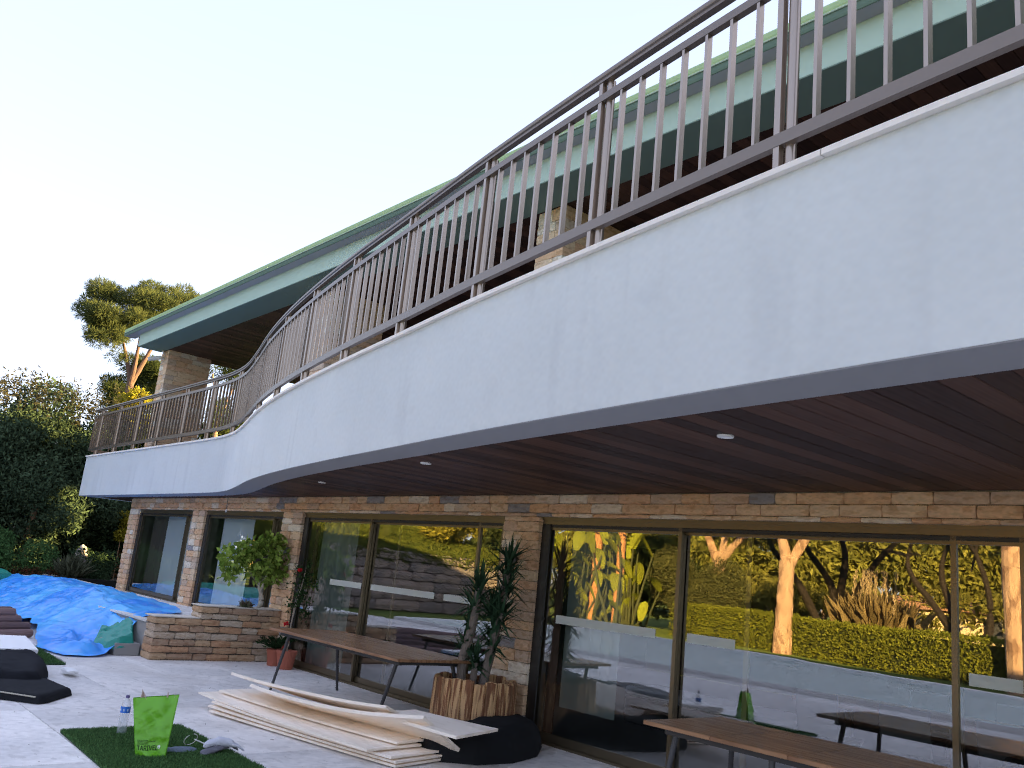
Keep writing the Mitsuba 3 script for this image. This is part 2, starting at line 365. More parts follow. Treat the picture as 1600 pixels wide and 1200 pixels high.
# ------------------------------------------------------------------ the house
H = thing("house", "two storey house with stone clad ground floor, curved white balcony and green roof edge", "house")
WX0, WX1, ZS, HEAD = -20.98, 3.2, 2.55, 2.31
cols = [(-20.98, -20.395), (-17.16, -16.568), (-13.264, -12.593), (-7.686, -7.079), (-2.17, -1.56), (2.6, 3.2)]
lw = add("wall", cat(*[box(a + 0.012, b - 0.012, 0.022, 0.30, 0.0, HEAD) for a, b in cols], box(WX0 + 0.01, WX1, 0.022, 0.30, HEAD, ZS + 0.5),
                     box(WX0 + 0.02, -20.55, 0.30, 9.0, 0.0, 3.0), box(-20.395, -17.16, 0.03, 0.30, 0, 0.47), box(-16.568, -13.264, 0.03, 0.30, 0, 0.47)), "m_matte", H, color=(0.22, 0.18, 0.14))
def course(x0, x1, y0, y1, z0, z1, lmin, lmax, parent, rng, pale=0.0, name="stone", prot=0.012, bulge=0.007):
    x = x0
    while x < x1 - 1e-3:
        l = rng.uniform(lmin, lmax)
        if x1 - (x + l) < lmin * 0.6: l = x1 - x
        g = 0.0022
        add(name, rough_box(x + g, x + l - g, y0 - rng.uniform(0, prot), y1, z0 + g, z1 - g, rng, 0.004, bulge), "m_stone", parent, rnd=(rng.uniform(), pale))
        x += l
for a, b in cols:
    z = 0.0
    while z < HEAD - 0.01:
        hgt = rng.choice([0.095, 0.105, 0.115, 0.125])
        if HEAD - z - hgt < 0.05: hgt = HEAD - z
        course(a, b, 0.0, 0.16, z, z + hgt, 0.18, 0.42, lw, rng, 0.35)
        z += hgt
for z0, z1 in ((HEAD, 2.352), (2.352, 2.452), (2.452, ZS)):
    course(WX0, -1.0, 0.0, 0.1, z0, z1, 0.2, 0.48, lw, rng, 0.0)
# end wall stones (left return)
# doors
def sliding_door(x0, x1, z0, mull, label_n):
    d = add("sliding_door", cat(box(x0, x1, 0.05, 0.17, HEAD - 0.075, HEAD), box(x0, x1, 0.035, 0.05, HEAD - 0.03, HEAD), box(x0, x0 + 0.055, 0.05, 0.17, z0, HEAD - 0.075), box(x1 - 0.055, x1, 0.05, 0.17, z0, HEAD - 0.075),
                                box(x0, x1, 0.03, 0.19, z0, z0 + 0.022), box(x0 + 0.055, x1 - 0.055, 0.075, 0.085, z0 + 0.022, z0 + 0.034), box(x0 + 0.055, x1 - 0.055, 0.125, 0.135, z0 + 0.022, z0 + 0.034)), "m_bronze", H, label=label_n)
    add("jamb", box(x0 + 0.002, x0 + 0.13, 0.042, 0.062, z0 + 0.024, HEAD - 0.077), "m_satin", d, color=(0.014, 0.013, 0.013))
    add("head_seal", box(x0 + 0.14, x1 - 0.06, 0.062, 0.07, HEAD - 0.11, HEAD - 0.078), "m_satin", d, color=(0.014, 0.013, 0.013))
    zt, zb = HEAD - 0.076, z0 + 0.035
    for k in range(len(mull) - 1):
        a, b, yy = mull[k][0], mull[k + 1][0], mull[k][1]
        w = 0.042; s = 0.018
        a2 = a - 0.02 if k else a + 0.056; b2 = b + 0.03 if k < len(mull) - 2 else b - 0.056
        add("sash", cat(box(a2, a2 + w, yy - s, yy + s, zb, zt), box(b2 - w, b2, yy - s, yy + s, zb, zt), box(a2 + w, b2 - w, yy - s + 0.002, yy + s - 0.002, zb, zb + 0.07), box(a2 + w, b2 - w, yy - s + 0.002, yy + s - 0.002, zt - 0.06, zt)), "m_bronze", d)
        add("pane", (np.array([[a2 + w - 0.005, yy, zb + 0.06], [b2 - w + 0.005, yy, zb + 0.06], [b2 - w + 0.005, yy, zt - 0.05], [a2 + w - 0.005, yy, zt - 0.05]]), np.array([[0, 1, 2, 3]])), "m_glass", d)
    return d
d1 = sliding_door(-20.395, -17.16, 0.505, [(-20.395, 0.08), (-17.62, 0.13), (-17.16, 0)], "leftmost sliding door, narrow, with grey blinds behind its glass")
d2 = sliding_door(-16.568, -13.264, 0.505, [(-16.568, 0.08), (-13.72, 0.13), (-13.264, 0)], "second sliding door from the left, partly hidden by a small leafy tree")
d3 = sliding_door(-12.593, -7.686, 0.0, [(-12.593, 0.08), (-10.66, 0.13), (-8.2, 0.08), (-7.686, 0)], "wide sliding door behind the first long table")
d4 = sliding_door(-7.079, -2.17, 0.0, [(-7.079, 0.08), (-5.2, 0.13), (-2.71, 0.08), (-2.17, 0)], "wide right sliding door mirroring the sunlit garden")
add("inner_stile", box(-4.50, -4.45, 0.142, 0.168, 0.06, 2.2), "m_bronze", d4)
add("inner_stile", box(-10.02, -9.98, 0.142, 0.168, 0.06, 2.2), "m_bronze", d3)
sliding_door(-1.56, 2.6, 0.0, [(-1.56, 0.08), (0.5, 0.13), (2.6, 0)], "sliding door at the right end of the house, outside the picture")
for x in (-6.93, -12.45):
    add("handle", cat(tube([[x, 0.055, 1.02], [x, 0.02, 1.05], [x, 0.015, 1.13], [x, 0.02, 1.21], [x, 0.055, 1.24]], 0.009, 8)), "m_satin", d4 if x > -8 else d3, color=(0.03, 0.03, 0.03))
# frosted safety strips stuck on the glass
def sticker(d, x0, x1, y, z0, z1):
    add("frosted_strip", box(x0, x1, y - 0.0035, y - 0.002, z0, z1), "m_matte", d, color=(0.50, 0.53, 0.49))
sticker(d4, -6.78, -5.43, 0.08, 1.20, 1.285); sticker(d4, -5.07, -4.60 - 0.55, 0.08, 1.20, 1.285) if False else sticker(d4, -5.10 - 0.0, -5.18 + 0.6, 0.13, 1.20, 1.285)
sticker(d4, -2.62, -2.27, 0.08, 1.20, 1.285)
sticker(d3, -11.6, -10.72, 0.08, 1.265, 1.345); sticker(d3, -10.55, -9.05, 0.13, 1.265, 1.345); sticker(d3, -8.85, -8.25, 0.13, 1.265, 1.345)
# interior
IN = add("interior", cat(box(-20.5, 3.0, 8.9, 9.0, 0.0, ZS + 0.4), box(-20.5, 3.0, 0.31, 8.9, -0.05, -0.002), box(-20.5, 3.0, 0.31, 8.9, ZS + 0.06, ZS + 0.2), box(2.9, 3.0, 0.31, 8.9, 0.0, ZS), box(-12.98, -12.88, 0.31, 8.9, 0, ZS)), "m_matte", H, color=(0.13, 0.125, 0.125))
def blind(x0, x1, y, z0, z1, col, label, amp=0.012, freq=9.0):
    xs = np.linspace(x0, x1, int((x1 - x0) * 60) + 2); P = np.stack([np.c_[xs, y + amp * np.sin(xs * freq * 2 * np.pi / 1.0 * 0.5 + 1.3 * np.sin(xs * 5)), np.full(len(xs), z)] for z in (z0, z1)], 1)
    V = P.reshape(-1, 3); n = len(xs); i = np.arange(n - 1) * 2
    add("curtain", (V, np.stack([i, i + 2, i + 3, i + 1], -1)), "m_matte", color=col, smooth=True, label=label, cat="curtain")
blind(-19.15, -17.75, 0.26, 0.52, 2.25, (0.74, 0.74, 0.76), "plain grey blind behind the leftmost door", 0.0015)
blind(-20.25, -19.35, 0.34, 0.52, 2.25, (0.16, 0.125, 0.11), "brown pleated curtain drawn back at the leftmost door", 0.03, 14)
blind(-16.2, -14.85, 0.26, 0.52, 2.25, (0.74, 0.74, 0.76), "plain grey blind behind the door with the leafy tree", 0.0015)
blind(-12.35, -11.35, 0.28, 0.03, 2.25, (0.20, 0.225, 0.215), "grey green curtain at the left end of the wide door behind the first long table", 0.03, 7)
blind(-6.82, -6.05, 0.28, 0.35, 2.25, (0.20, 0.225, 0.215), "grey green curtain at the left end of the right door", 0.01, 5)
blind(-12.5, -12.36, 0.22, 0.03, 2.25, (0.10, 0.055, 0.04), "narrow brown curtain bunched beside the wide door behind the first long table", 0.03, 20)
blind(-7.0, -6.84, 0.22, 0.03, 2.25, (0.10, 0.055, 0.04), "narrow brown curtain bunched beside the right door", 0.03, 20)
def chair(x, y, rz, label):
    c = thing("dining_chair", label, "chair", "dim chairs around the indoor table")
    parts = {"seat": bevel_box(-0.22, 0.22, -0.22, 0.22, 0.44, 0.48, 0.01), "backrest": xf(bevel_box(-0.21, 0.21, -0.012, 0.012, 0.0, 0.38, 0.006), (0, 0.22, 0.5), 0, -0.15)}
    for k, m in parts.items(): add(k, xf(m, (x, y, 0), rz), "m_matte", c, color=(0.085, 0.085, 0.09))
    for sx in (-1, 1):
        for sy in (-1, 1):
            add("leg", xf(tube([[sx * 0.19, sy * 0.19, 0.44], [sx * 0.22, sy * 0.22, 0.0]], 0.012, 6), (x, y, 0), rz), "m_satin", c, color=(0.03, 0.03, 0.03))
t = thing("indoor_table", "long wooden dining table standing indoors behind the right door", "table")
add("top", bevel_box(-5.0, -2.2, 1.75, 2.75, 0.71, 0.75, 0.008), "m_table", t, rnd=0.3)
for x in (-4.85, -2.35):
    for y in (1.85, 2.65): add("leg", box(x - 0.03, x + 0.03, y - 0.03, y + 0.03, 0, 0.71), "m_matte", t, color=(0.05, 0.04, 0.035))
for k, (x, y, r) in enumerate(((-4.4, 1.45, math.pi), (-3.6, 1.42, math.pi + 0.1), (-2.8, 1.5, math.pi - 0.1), (-4.3, 3.05, 0), (-3.4, 3.05, 0.1))):
    chair(x, y, r, "grey dining chair at the indoor table, " + ["near side, left end", "near side, middle", "near side, right end", "far side, left", "far side, right"][k])
sf = thing("indoor_bench", "dark bench with pale cushion standing indoors behind the right door", "bench")
add("frame", bevel_box(-7.6, -5.2, 2.2, 2.8, 0.02, 0.34, 0.02), "m_matte", sf, color=(0.03, 0.03, 0.032))
add("cushion", bevel_box(-7.6, -5.2, 2.18, 2.82, 0.345, 0.45, 0.03), "m_matte", sf, color=(0.36, 0.36, 0.42))

ac = thing("armchair", "black armchair standing indoors at the right edge of the right door", "armchair")
add("seat", bevel_box(-2.75, -2.05, 1.0, 1.7, 0.28, 0.46, 0.05), "m_matte", ac, color=(0.012, 0.012, 0.014))
add("backrest", xf(bevel_box(-0.35, 0.35, -0.08, 0.08, 0.0, 0.62, 0.05), (-2.4, 1.68, 0.42), 0, -0.15), "m_matte", ac, color=(0.012, 0.012, 0.014))
for x in (-2.78, -2.14): add("armrest", bevel_box(x, x + 0.12, 1.0, 1.7, 0.2, 0.66, 0.04), "m_matte", ac, color=(0.012, 0.012, 0.014))
for x in (-2.7, -2.1):
    for y in (1.06, 1.64): add("leg", box(x - 0.02, x + 0.02, y - 0.02, y + 0.02, 0.0, 0.28), "m_matte", ac, color=(0.02, 0.02, 0.02))

# balcony curve (plan), traced along the outer face of the white parapet
from scipy.interpolate import PchipInterpolator
BC = np.array([(-23.1, -0.62), (-21, -0.62), (-18, -0.62), (-15.6, -0.63), (-14.8, -0.66), (-14.0, -0.77), (-12.92, -1.07), (-11.2, -1.62), (-9.91, -1.97), (-9.1, -2.16), (-7.6, -2.47), (-6.0, -2.76), (-4.88, -2.965), (-3.41, -3.195),
               (-2.42, -3.335), (-1.74, -3.425), (-1.0, -3.515), (0.5, -3.65), (2, -3.72), (3.6, -3.75)])
pch = PchipInterpolator(BC[:, 0], BC[:, 1])
from scipy.ndimage import gaussian_filter1d
xs = np.linspace(-23.1, 3.6, 1200); ys = gaussian_filter1d(pch(xs), 12, mode="nearest")
CU = np.c_[xs, ys]; ARC = np.r_[0, np.cumsum(np.linalg.norm(np.diff(CU, axis=0), axis=1))]
def curve_at(s): return np.stack([np.interp(s, ARC, CU[:, 0]), np.interp(s, ARC, CU[:, 1])], -1)
def normals(C):
    t = np.gradient(C, axis=0); t /= np.linalg.norm(t, axis=1, keepdims=True)
    return np.stack([-t[:, 1], t[:, 0]], -1)          # inward (towards the wall)
S = np.linspace(0, ARC[-1], 260); C = curve_at(S); N = normals(C)
ZC = 3.50
add("parapet", ext_curve(C, N, [(0.0, ZS), (0.0, ZC), (0.16, ZC), (0.16, ZS + 0.004), (0.155, ZS)]), "m_plaster", H, smooth=40, label="long white curved balcony front")
add("soffit_border", ext_curve(C, N, [(0.003, ZS - 0.006), (0.003, ZS - 0.001), (0.34, ZS - 0.001), (0.34, ZS - 0.006)]), "m_matte", H, color=(0.27, 0.27, 0.285))
# left end closing wall of the balcony
add("parapet_end", box(-23.1, -22.94, -0.458, 0.9, ZS + 0.002, ZC), "m_plaster", H)
cs = thing("x", None, None) if False else None
n_c = 15; e = np.linspace(0, ARC[-1], n_c + 1)
for k in range(n_c):
    s = np.linspace(e[k] + 0.0015, e[k + 1] - 0.0015, 14); c = curve_at(s); nn = normals(c)
    add("coping_stone", ext_curve(c, nn, [(-0.035, ZC + 0.001), (-0.035, ZC + 0.029), (-0.031, ZC + 0.033), (0.2, ZC + 0.033), (0.2, ZC + 0.001)]), "m_matte", H, color=np.array([0.74, 0.69, 0.64]) * rng.uniform(0.975, 1.02))
add("coping_stone", box(-23.135, -22.905, -0.41, 0.93, ZC + 0.001, ZC + 0.033), "m_matte", H, color=(0.6, 0.57, 0.54))
# balcony floor slab
fx = np.linspace(-22.93, 3.4, 120); fy = np.interp(fx, CU[:, 0], CU[:, 1]) + 0.18
pg = sg.Polygon(np.vstack([np.c_[fx, fy], [[3.4, 9], [-20.9, 9], [-20.9, 0.9], [-22.58, 0.9]]]))
m = trimesh.creation.extrude_polygon(pg, 0.5, engine="earcut"); m.apply_translation([0, 0, ZS + 0.05])
add("balcony_floor", m, "m_matte", H, color=(0.33, 0.31, 0.29))
# lower soffit: one plank after another, running towards the wall
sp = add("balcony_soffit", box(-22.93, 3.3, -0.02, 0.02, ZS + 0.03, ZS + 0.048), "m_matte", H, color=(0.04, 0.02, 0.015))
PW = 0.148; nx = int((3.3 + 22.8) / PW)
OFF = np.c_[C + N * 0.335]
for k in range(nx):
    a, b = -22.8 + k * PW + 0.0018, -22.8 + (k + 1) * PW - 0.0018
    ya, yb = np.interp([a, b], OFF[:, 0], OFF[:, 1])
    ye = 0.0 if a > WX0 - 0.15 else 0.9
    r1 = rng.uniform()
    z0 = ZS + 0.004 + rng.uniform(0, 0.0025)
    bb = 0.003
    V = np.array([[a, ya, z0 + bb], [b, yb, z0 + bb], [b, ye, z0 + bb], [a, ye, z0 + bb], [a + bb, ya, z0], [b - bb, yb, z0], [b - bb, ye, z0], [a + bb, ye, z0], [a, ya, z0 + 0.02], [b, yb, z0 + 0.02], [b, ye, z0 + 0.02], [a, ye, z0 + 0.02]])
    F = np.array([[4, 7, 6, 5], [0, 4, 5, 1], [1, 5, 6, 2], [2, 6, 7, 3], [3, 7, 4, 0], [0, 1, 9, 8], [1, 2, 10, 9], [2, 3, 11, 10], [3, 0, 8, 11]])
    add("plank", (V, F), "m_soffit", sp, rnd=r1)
for k, (x, y) in enumerate(((-3.02, -2.33), (-6.46, -2.05), (-9.82, -1.25))):
    dl = add("downlight", lathe([(0.0, ZS + 0.003), (0.03, ZS + 0.003), (0.034, ZS - 0.001), (0.048, ZS - 0.006), (0.05, ZS - 0.001), (0.05, ZS + 0.006)], 20, (x, y, 0)), "m_satin", H, color=(0.78, 0.78, 0.78))
# upper storey
UZ, RZ = 3.05, 6.06
ub = add("upper_wall", cat(box(-19.0, 12.0, 2.6, 2.75, UZ, RZ), box(-19.0, -18.85, 2.75, 9.0, UZ, RZ), box(-19.0, 12.0, 8.9, 9.0, UZ, RZ), box(3.2, 12.0, 0.05, 2.59, 0.0, UZ + 0.2)), "m_matte", H, color=(0.09, 0.05, 0.035))
for k in range(8):
    x0 = -18.4 + k * 2.6
    w = add("upper_window", cat(box(x0, x0 + 2.2, 2.56, 2.598, 5.2, 5.28), box(x0, x0 + 0.07, 2.56, 2.598, UZ, 5.2), box(x0 + 2.13, x0 + 2.2, 2.56, 2.598, UZ, 5.2), box(x0 + 1.06, x0 + 1.13, 2.56, 2.598, UZ, 5.2)), "m_bronze", H)
    add("pane", box(x0 + 0.08, x0 + 2.12, 2.585, 2.592, UZ + 0.02, 5.19), "m_satin", w, color=(0.02, 0.022, 0.025))
def pillar(x0, x1, y0, y1):
    p = add("pillar", box(x0 + 0.012, x1 - 0.012, y0 + 0.02, y1 - 0.012, UZ, RZ), "m_matte", H, color=(0.3, 0.25, 0.2))
    z = UZ
    while z < RZ - 0.005:
        h = rng.choice([0.105, 0.115, 0.125])
        if RZ - z - h < 0.06: h = RZ - z
        g = 0.002
        c = x0 + (x1 - x0) * rng.choice([0.35, 0.5, 0.65, 1.0])
        yf = y0 + rng.choice([0.12, 0.2, 0.28])
        for a, b in ((x0, c), (c, x1)):
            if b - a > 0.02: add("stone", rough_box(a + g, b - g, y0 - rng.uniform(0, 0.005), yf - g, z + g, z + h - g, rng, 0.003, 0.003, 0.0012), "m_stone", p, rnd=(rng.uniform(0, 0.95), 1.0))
        y = yf
        while y < y1 - 1e-3:
            l = rng.uniform(0.24, 0.46)
            if y1 - y - l < 0.14: l = y1 - y
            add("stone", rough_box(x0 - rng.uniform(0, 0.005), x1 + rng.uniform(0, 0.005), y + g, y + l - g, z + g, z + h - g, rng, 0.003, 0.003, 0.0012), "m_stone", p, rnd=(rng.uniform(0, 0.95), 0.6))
            y += l
        z += h
for a in (-20.9, -13.15, -7.61): pillar(a, a + 0.49, 0.0, 1.02)
# roof: green fascia, gutter, painted soffit strip, plank soffit, tile edge
RX0, RX1 = -20.92, 12.0
rf = add("roof", cat((np.array([[RX0 - 0.64, -0.72, 6.543], [RX1, -0.72, 6.543], [RX1, 5.2, 7.55], [RX0 + 3.0, 5.2, 7.55], [RX1, 11, 6.5], [RX0 - 0.45, 11, 6.5]]), np.array([[0, 1, 2, 3], [3, 2, 4, 5], [0, 3, 5, 5], [1, 4, 2, 2]])),
                     long_box(RX0, RX1, -0.538, 9.5, RZ + 0.03, RZ + 0.06)), "m_paint", H, color=(0.20, 0.34, 0.17), label="roof with pale green edge, gutter and brown plank soffit")
GR = (0.47, 0.61, 0.53)
add("fascia", cat(long_box(RX0, RX1, -0.575, -0.54, RZ + 0.0085, 6.3595), box(RX0, RX0 + 0.03, -0.54, 9.5, RZ + 0.0085, 6.3595)), "m_paint", rf, color=GR)
add("soffit_strip", long_box(RX0, RX1, -0.574, -0.03, RZ - 0.004, RZ + 0.008), "m_paint", rf, color=(0.21, 0.29, 0.25))
add("eave_board", long_box(RX0 - 0.62, RX1, -0.730, -0.50, 6.36, 6.374), "m_paint", rf, color=(0.40, 0.40, 0.43))
# ogee gutter swept along the eave
gp = [(-0.730, 6.358), (-0.738, 6.362), (-0.744, 6.385), (-0.744, 6.428), (-0.752, 6.434), (-0.752, 6.444), (-0.735, 6.447)]
xs2 = np.linspace(RX0 - 0.65, RX1, 60)
V = np.vstack([np.c_[xs2, np.full(60, a), np.full(60, b) + 0.0015 * np.sin(xs2 * 1.3)] for a, b in gp]); F = np.array([[k * 60 + i, k * 60 + i + 1, (k + 1) * 60 + i + 1, (k + 1) * 60 + i] for k in range(len(gp) - 1) for i in range(59)])
add("gutter", cat((V, F), box(RX0 - 0.66, RX0 - 0.65, -0.745, -0.50, 6.376, 6.54)), "m_paint", rf, color=(0.14, 0.205, 0.165), smooth=False)
add("gutter_lip", tube(np.c_[xs2, np.full(60, -0.753), np.full(60, 6.441)], 0.008, 6), "m_paint", rf, color=(0.50, 0.62, 0.50))
V = np.vstack([np.c_[xs2, np.full(60, a), np.full(60, b)] for a, b in [(-0.742, 6.449), (-0.752, 6.475), (-0.752, 6.515), (-0.74, 6.535), (-0.70, 6.545)]]); F = np.array([[k * 60 + i, k * 60 + i + 1, (k + 1) * 60 + i + 1, (k + 1) * 60 + i] for k in range(4) for i in range(59)])
add("drip_edge", (V, F), "m_paint", rf, color=(0.40, 0.54, 0.30))
for k in range(12):
    x = -21.2 + k * 2.05
    add("gutter_bracket", box(x, x + 0.03, -0.758, -0.70, 6.447, 6.449), "m_paint", rf, color=(0.33, 0.47, 0.36))
nx = int((RX1 - RX0 - 0.06) / PW)
for k in range(nx):
    a, b = RX0 + 0.04 + k * PW + 0.003, RX0 + 0.04 + (k + 1) * PW - 0.003
    z0 = RZ + 0.004 + rng.uniform(0, 0.002)
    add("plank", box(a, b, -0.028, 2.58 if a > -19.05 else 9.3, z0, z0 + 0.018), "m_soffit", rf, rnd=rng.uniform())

# ------------------------------------------------------------------ balcony railing
RL = thing("balcony_railing", "bronze metal railing of thin upright bars following the curved balcony edge", "railing")
CR = C + N * 0.012
def rail(prof): return ext_curve(CR, N, prof)
add("bottom_rail", rail([(-0.02, 3.655), (-0.02, 3.718), (0.02, 3.718), (0.02, 3.655)]), "m_rail", RL, smooth=30)
add("middle_rail", rail([(-0.02, 4.50), (-0.02, 4.548), (0.02, 4.548), (0.02, 4.50)]), "m_rail", RL, smooth=30)
hp = [(0.036 * math.cos(a), 4.675 + 0.03 * math.sin(a)) for a in np.linspace(-0.5, math.pi + 0.5, 12)] + [(-0.022, 4.655), (-0.022, 4.635), (0.022, 4.635), (0.022, 4.655)]
add("handrail", rail(hp[::-1]), "m_rail", RL, smooth=30)
ARC2 = np.r_[0, np.cumsum(np.linalg.norm(np.diff(CR, axis=0), axis=1))]
def cr_at(s): return np.stack([np.interp(s, ARC2, CR[:, 0]), np.interp(s, ARC2, CR[:, 1])], -1), np.stack([np.interp(s, ARC2, N[:, 0]), np.interp(s, ARC2, N[:, 1])], -1)
def post_box(p, n, w, d, z0, z1, off=0.0, along=0.0):
    t = np.array([n[1], -n[0]])
    c = [p + n * (off + a * d / 2) + t * (along + b * w / 2) for a, b in ((-1, -1), (-1, 1), (1, 1), (1, -1))]
    V = np.array([[*q, z0] for q in c] + [[*q, z1] for q in c])
    return (V, np.array([[0, 1, 2, 3], [7, 6, 5, 4]] + [[k, (k + 1) % 4, 4 + (k + 1) % 4, 4 + k] for k in range(4)]))
SPC = 0.1735
s_ref = np.interp(-2.024, CR[:, 0], ARC2)
k0 = -int(s_ref / SPC); ks = np.arange(k0, int((ARC2[-1] - s_ref) / SPC))
for k in ks:
    s = s_ref + k * SPC; p, n = cr_at(s)
    if s < 0.02: continue
    if k % 8 == 0:
        n3 = n
        po = add("post", cat(post_box(p, n, 0.034, 0.034, ZC + 0.034, 4.637, -0.0, -0.032), post_box(p, n, 0.07, 0.05, ZC + 0.033, ZC + 0.038, 0.02, 0.0)), "m_metal", RL)
        add("tube", tube([[*(p + n * 0.026 + np.array([n[1], -n[0]]) * 0.018), ZC + 0.034], [*(p + n * 0.026 + np.array([n[1], -n[0]]) * 0.018), 4.637]], 0.027, 12), "m_metal", po, smooth=40)
    else:
        add("baluster", post_box(p, n, 0.019, 0.034, 3.719, 4.499), "m_metal", RL)
# return of the railing at the left end
add("end_rail", cat(box(-23.04, -23.0, -0.58, 0.85, 3.635, 3.70), box(-23.04, -23.0, -0.58, 0.85, 4.50, 4.548), box(-23.05, -22.99, -0.58, 0.85, 4.64, 4.70)), "m_metal", RL)
for k in range(8):
    y = -0.36 + k * 0.1735
    add("baluster", box(-23.033, -23.007, y, y + 0.022, 3.701 if k % 7 else ZC + 0.034, 4.499 if k % 7 else 4.64), "m_metal", RL)

# ------------------------------------------------------------------ stone planter beside the left step
PL = thing("stone_planter", "low stepped planter of rough brown stone blocks", "planter")
def planter_courses(y0, y1, z0, z1, nc):
    zz = np.linspace(z0, z1, nc + 1)
    for k in range(nc):
        y = y0
        while y < y1 - 1e-3:
            l = rng.uniform(0.17, 0.42)
            if y1 - y - l < 0.12: l = y1 - y
            g = 0.004
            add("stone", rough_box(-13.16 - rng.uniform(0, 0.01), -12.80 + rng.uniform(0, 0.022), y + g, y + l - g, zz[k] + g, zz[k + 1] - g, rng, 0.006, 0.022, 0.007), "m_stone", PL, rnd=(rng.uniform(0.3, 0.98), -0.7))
            y += l
planter_courses(-1.93, -0.01, 0.0, 0.585, 6)
planter_courses(-1.29, -0.01, 0.585, 0.765, 2)
add("core", cat(box(-13.14, -12.82, -1.91, -0.02, 0.0, 0.57), box(-13.14, -12.82, -1.27, -0.02, 0.57, 0.75)), "m_matte", PL, color=(0.12, 0.10, 0.08))
add("coping", cat(bevel_box(-13.19, -12.79, -1.95, -1.29, 0.586, 0.603, 0.004), bevel_box(-13.19, -12.79, -1.30, -0.03, 0.766, 0.783, 0.004)), "m_matte", PL, color=(0.52, 0.48, 0.42))
# ficus
def put_tree(name, label, cat_, trunks, crown, leafmat="m_leaf", group=None, bark="m_bark", barkcol=None):
    t = thing(name, label, cat_, group)
    add("trunk", cat(*trunks), bark, t, smooth=60, color=barkcol)
    add("crown", cat(*crown), leafmat, t)
    return t
r_ = np.random.default_rng(21)
fb = np.array([-12.98, -0.33, 0.78])
tr = [trunk([fb, fb + [0.03, 0.03, 0.16], fb + [-0.02, -0.02, 0.32], fb + [0.0, 0.0, 0.62]], 0.032, 0.022, r_, 8), trunk([fb + [0.03, 0, 0], fb + [-0.02, 0.02, 0.15], fb + [0.03, 0, 0.30], fb + [0.12, 0.06, 0.7]], 0.024, 0.014, r_, 8),
      trunk([fb + [0, 0, 0.3], fb + [-0.3, -0.25, 0.7]], 0.016, 0.006, r_, 6), trunk([fb + [0, 0, 0.4], fb + [0.0, 0.3, 0.8]], 0.014, 0.005, r_, 6)]
cr = []
for c, rr, n in (((0, -0.08, 0.72), (0.30, 0.34, 0.26), 620), ((-0.05, -0.48, 0.72), (0.26, 0.26, 0.22), 420), ((0.02, 0.3, 0.68), (0.26, 0.26, 0.26), 480), ((0.02, 0.08, 1.02), (0.2, 0.2, 0.17), 260), ((0.02, -0.55, 0.50), (0.12, 0.12, 0.13), 110), ((0, 0.05, 0.50), (0.2, 0.22, 0.16), 260), ((-0.02, -0.26, 0.93), (0.22, 0.24, 0.12), 260), ((0.03, 0.5, 0.85), (0.14, 0.14, 0.14), 120)):
    p, d = blob(fb + c, rr, n, r_, 0.3); cr.append(leaf_cards(p[::2], 0.105, r_, (0.13, 0.22, 0.035), 0.4, 0.62, d[::2] * [1, 1, 0.2] - [0, 0, 0.5], 0.35, (0.34, 0.44, 0.10)))
put_tree("ficus_tree", "small bright green leafy tree growing out of the stone planter", "tree", tr, cr, barkcol=(0.42, 0.38, 0.32), bark="m_matte")
su = thing("succulent", "small reddish succulent on the planter top left of the leafy tree", "plant")
pp = np.tile([[-12.92, -0.56, 0.785]], (90, 1)) + r_.normal(0, 0.02, (90, 3)) * [1, 1, 0.2]
dd = r_.normal(size=(90, 3)); dd[:, 2] = np.abs(dd[:, 2]) * 0.8 + 0.2; dd /= np.linalg.norm(dd, axis=1, keepdims=True)
add("leaves", leaf_cards(pp, 0.11, r_, (0.20, 0.12, 0.11), 0.4, 0.3, dd, 0.8, (0.16, 0.22, 0.12)), "m_leaf", su)
# potted plants by the planter
def pot(x, y, r, h, label):
    t = thing("flower_pot", label, "flower pot")
    add("body", lathe([(0.0, 0.0), (r * 0.78, 0.0), (r * 0.97, h * 0.82), (r * 1.06, h * 0.82), (r * 1.08, h), (r * 0.98, h), (r * 0.94, h * 0.88)], 24, (x, y, 0)), "m_matte", t, color=(0.36, 0.115, 0.075))
    add("soil", lathe([(0.0, h * 0.89), (r * 0.95, h * 0.88)], 16, (x, y, 0)), "m_matte", t, color=(0.05, 0.035, 0.025))
    return t
pot(-12.42, -0.2, 0.125, 0.235, "terracotta coloured pot next to the stone planter, holding the spiky plant")
pot(-12.06, -0.2, 0.14, 0.26, "terracotta coloured pot in front of the door jamb, holding the red flowered shrub")
cy = thing("cycad", "dark spiky palm like plant in the pot beside the stone planter", "plant")
V = []
for k in range(16):
    a = k * 2.4; el = 0.5 + 0.7 * r_.uniform(); L = 0.34 * r_.uniform(0.8, 1.1)
    d = np.array([math.cos(a) * math.cos(el), math.sin(a) * math.cos(el), math.sin(el)])
    ts = np.linspace(0.1, 1, 14); spine = np.array([-12.42, -0.2, 0.22]) + ts[:, None] * d * L + np.c_[np.zeros(14), np.zeros(14), -0.12 * ts ** 2]
    sd = np.cross(d, [0, 0, 1]); sd /= np.linalg.norm(sd)
    for sg_ in (-1, 1):
        V.append(leaf_cards(spine, 0.09, r_, (0.03, 0.06, 0.025), 0.3, 0.13, np.tile(sd * sg_ + d * 0.6 + [0, 0, 0.15], (14, 1)), 0.9))
add("fronds", cat(*V), "m_leaf", cy)
hb = thing("hibiscus", "tall thin shrub with a few red flowers in a pot by the wide door", "plant")
b0 = np.array([-12.06, -0.2, 0.22])
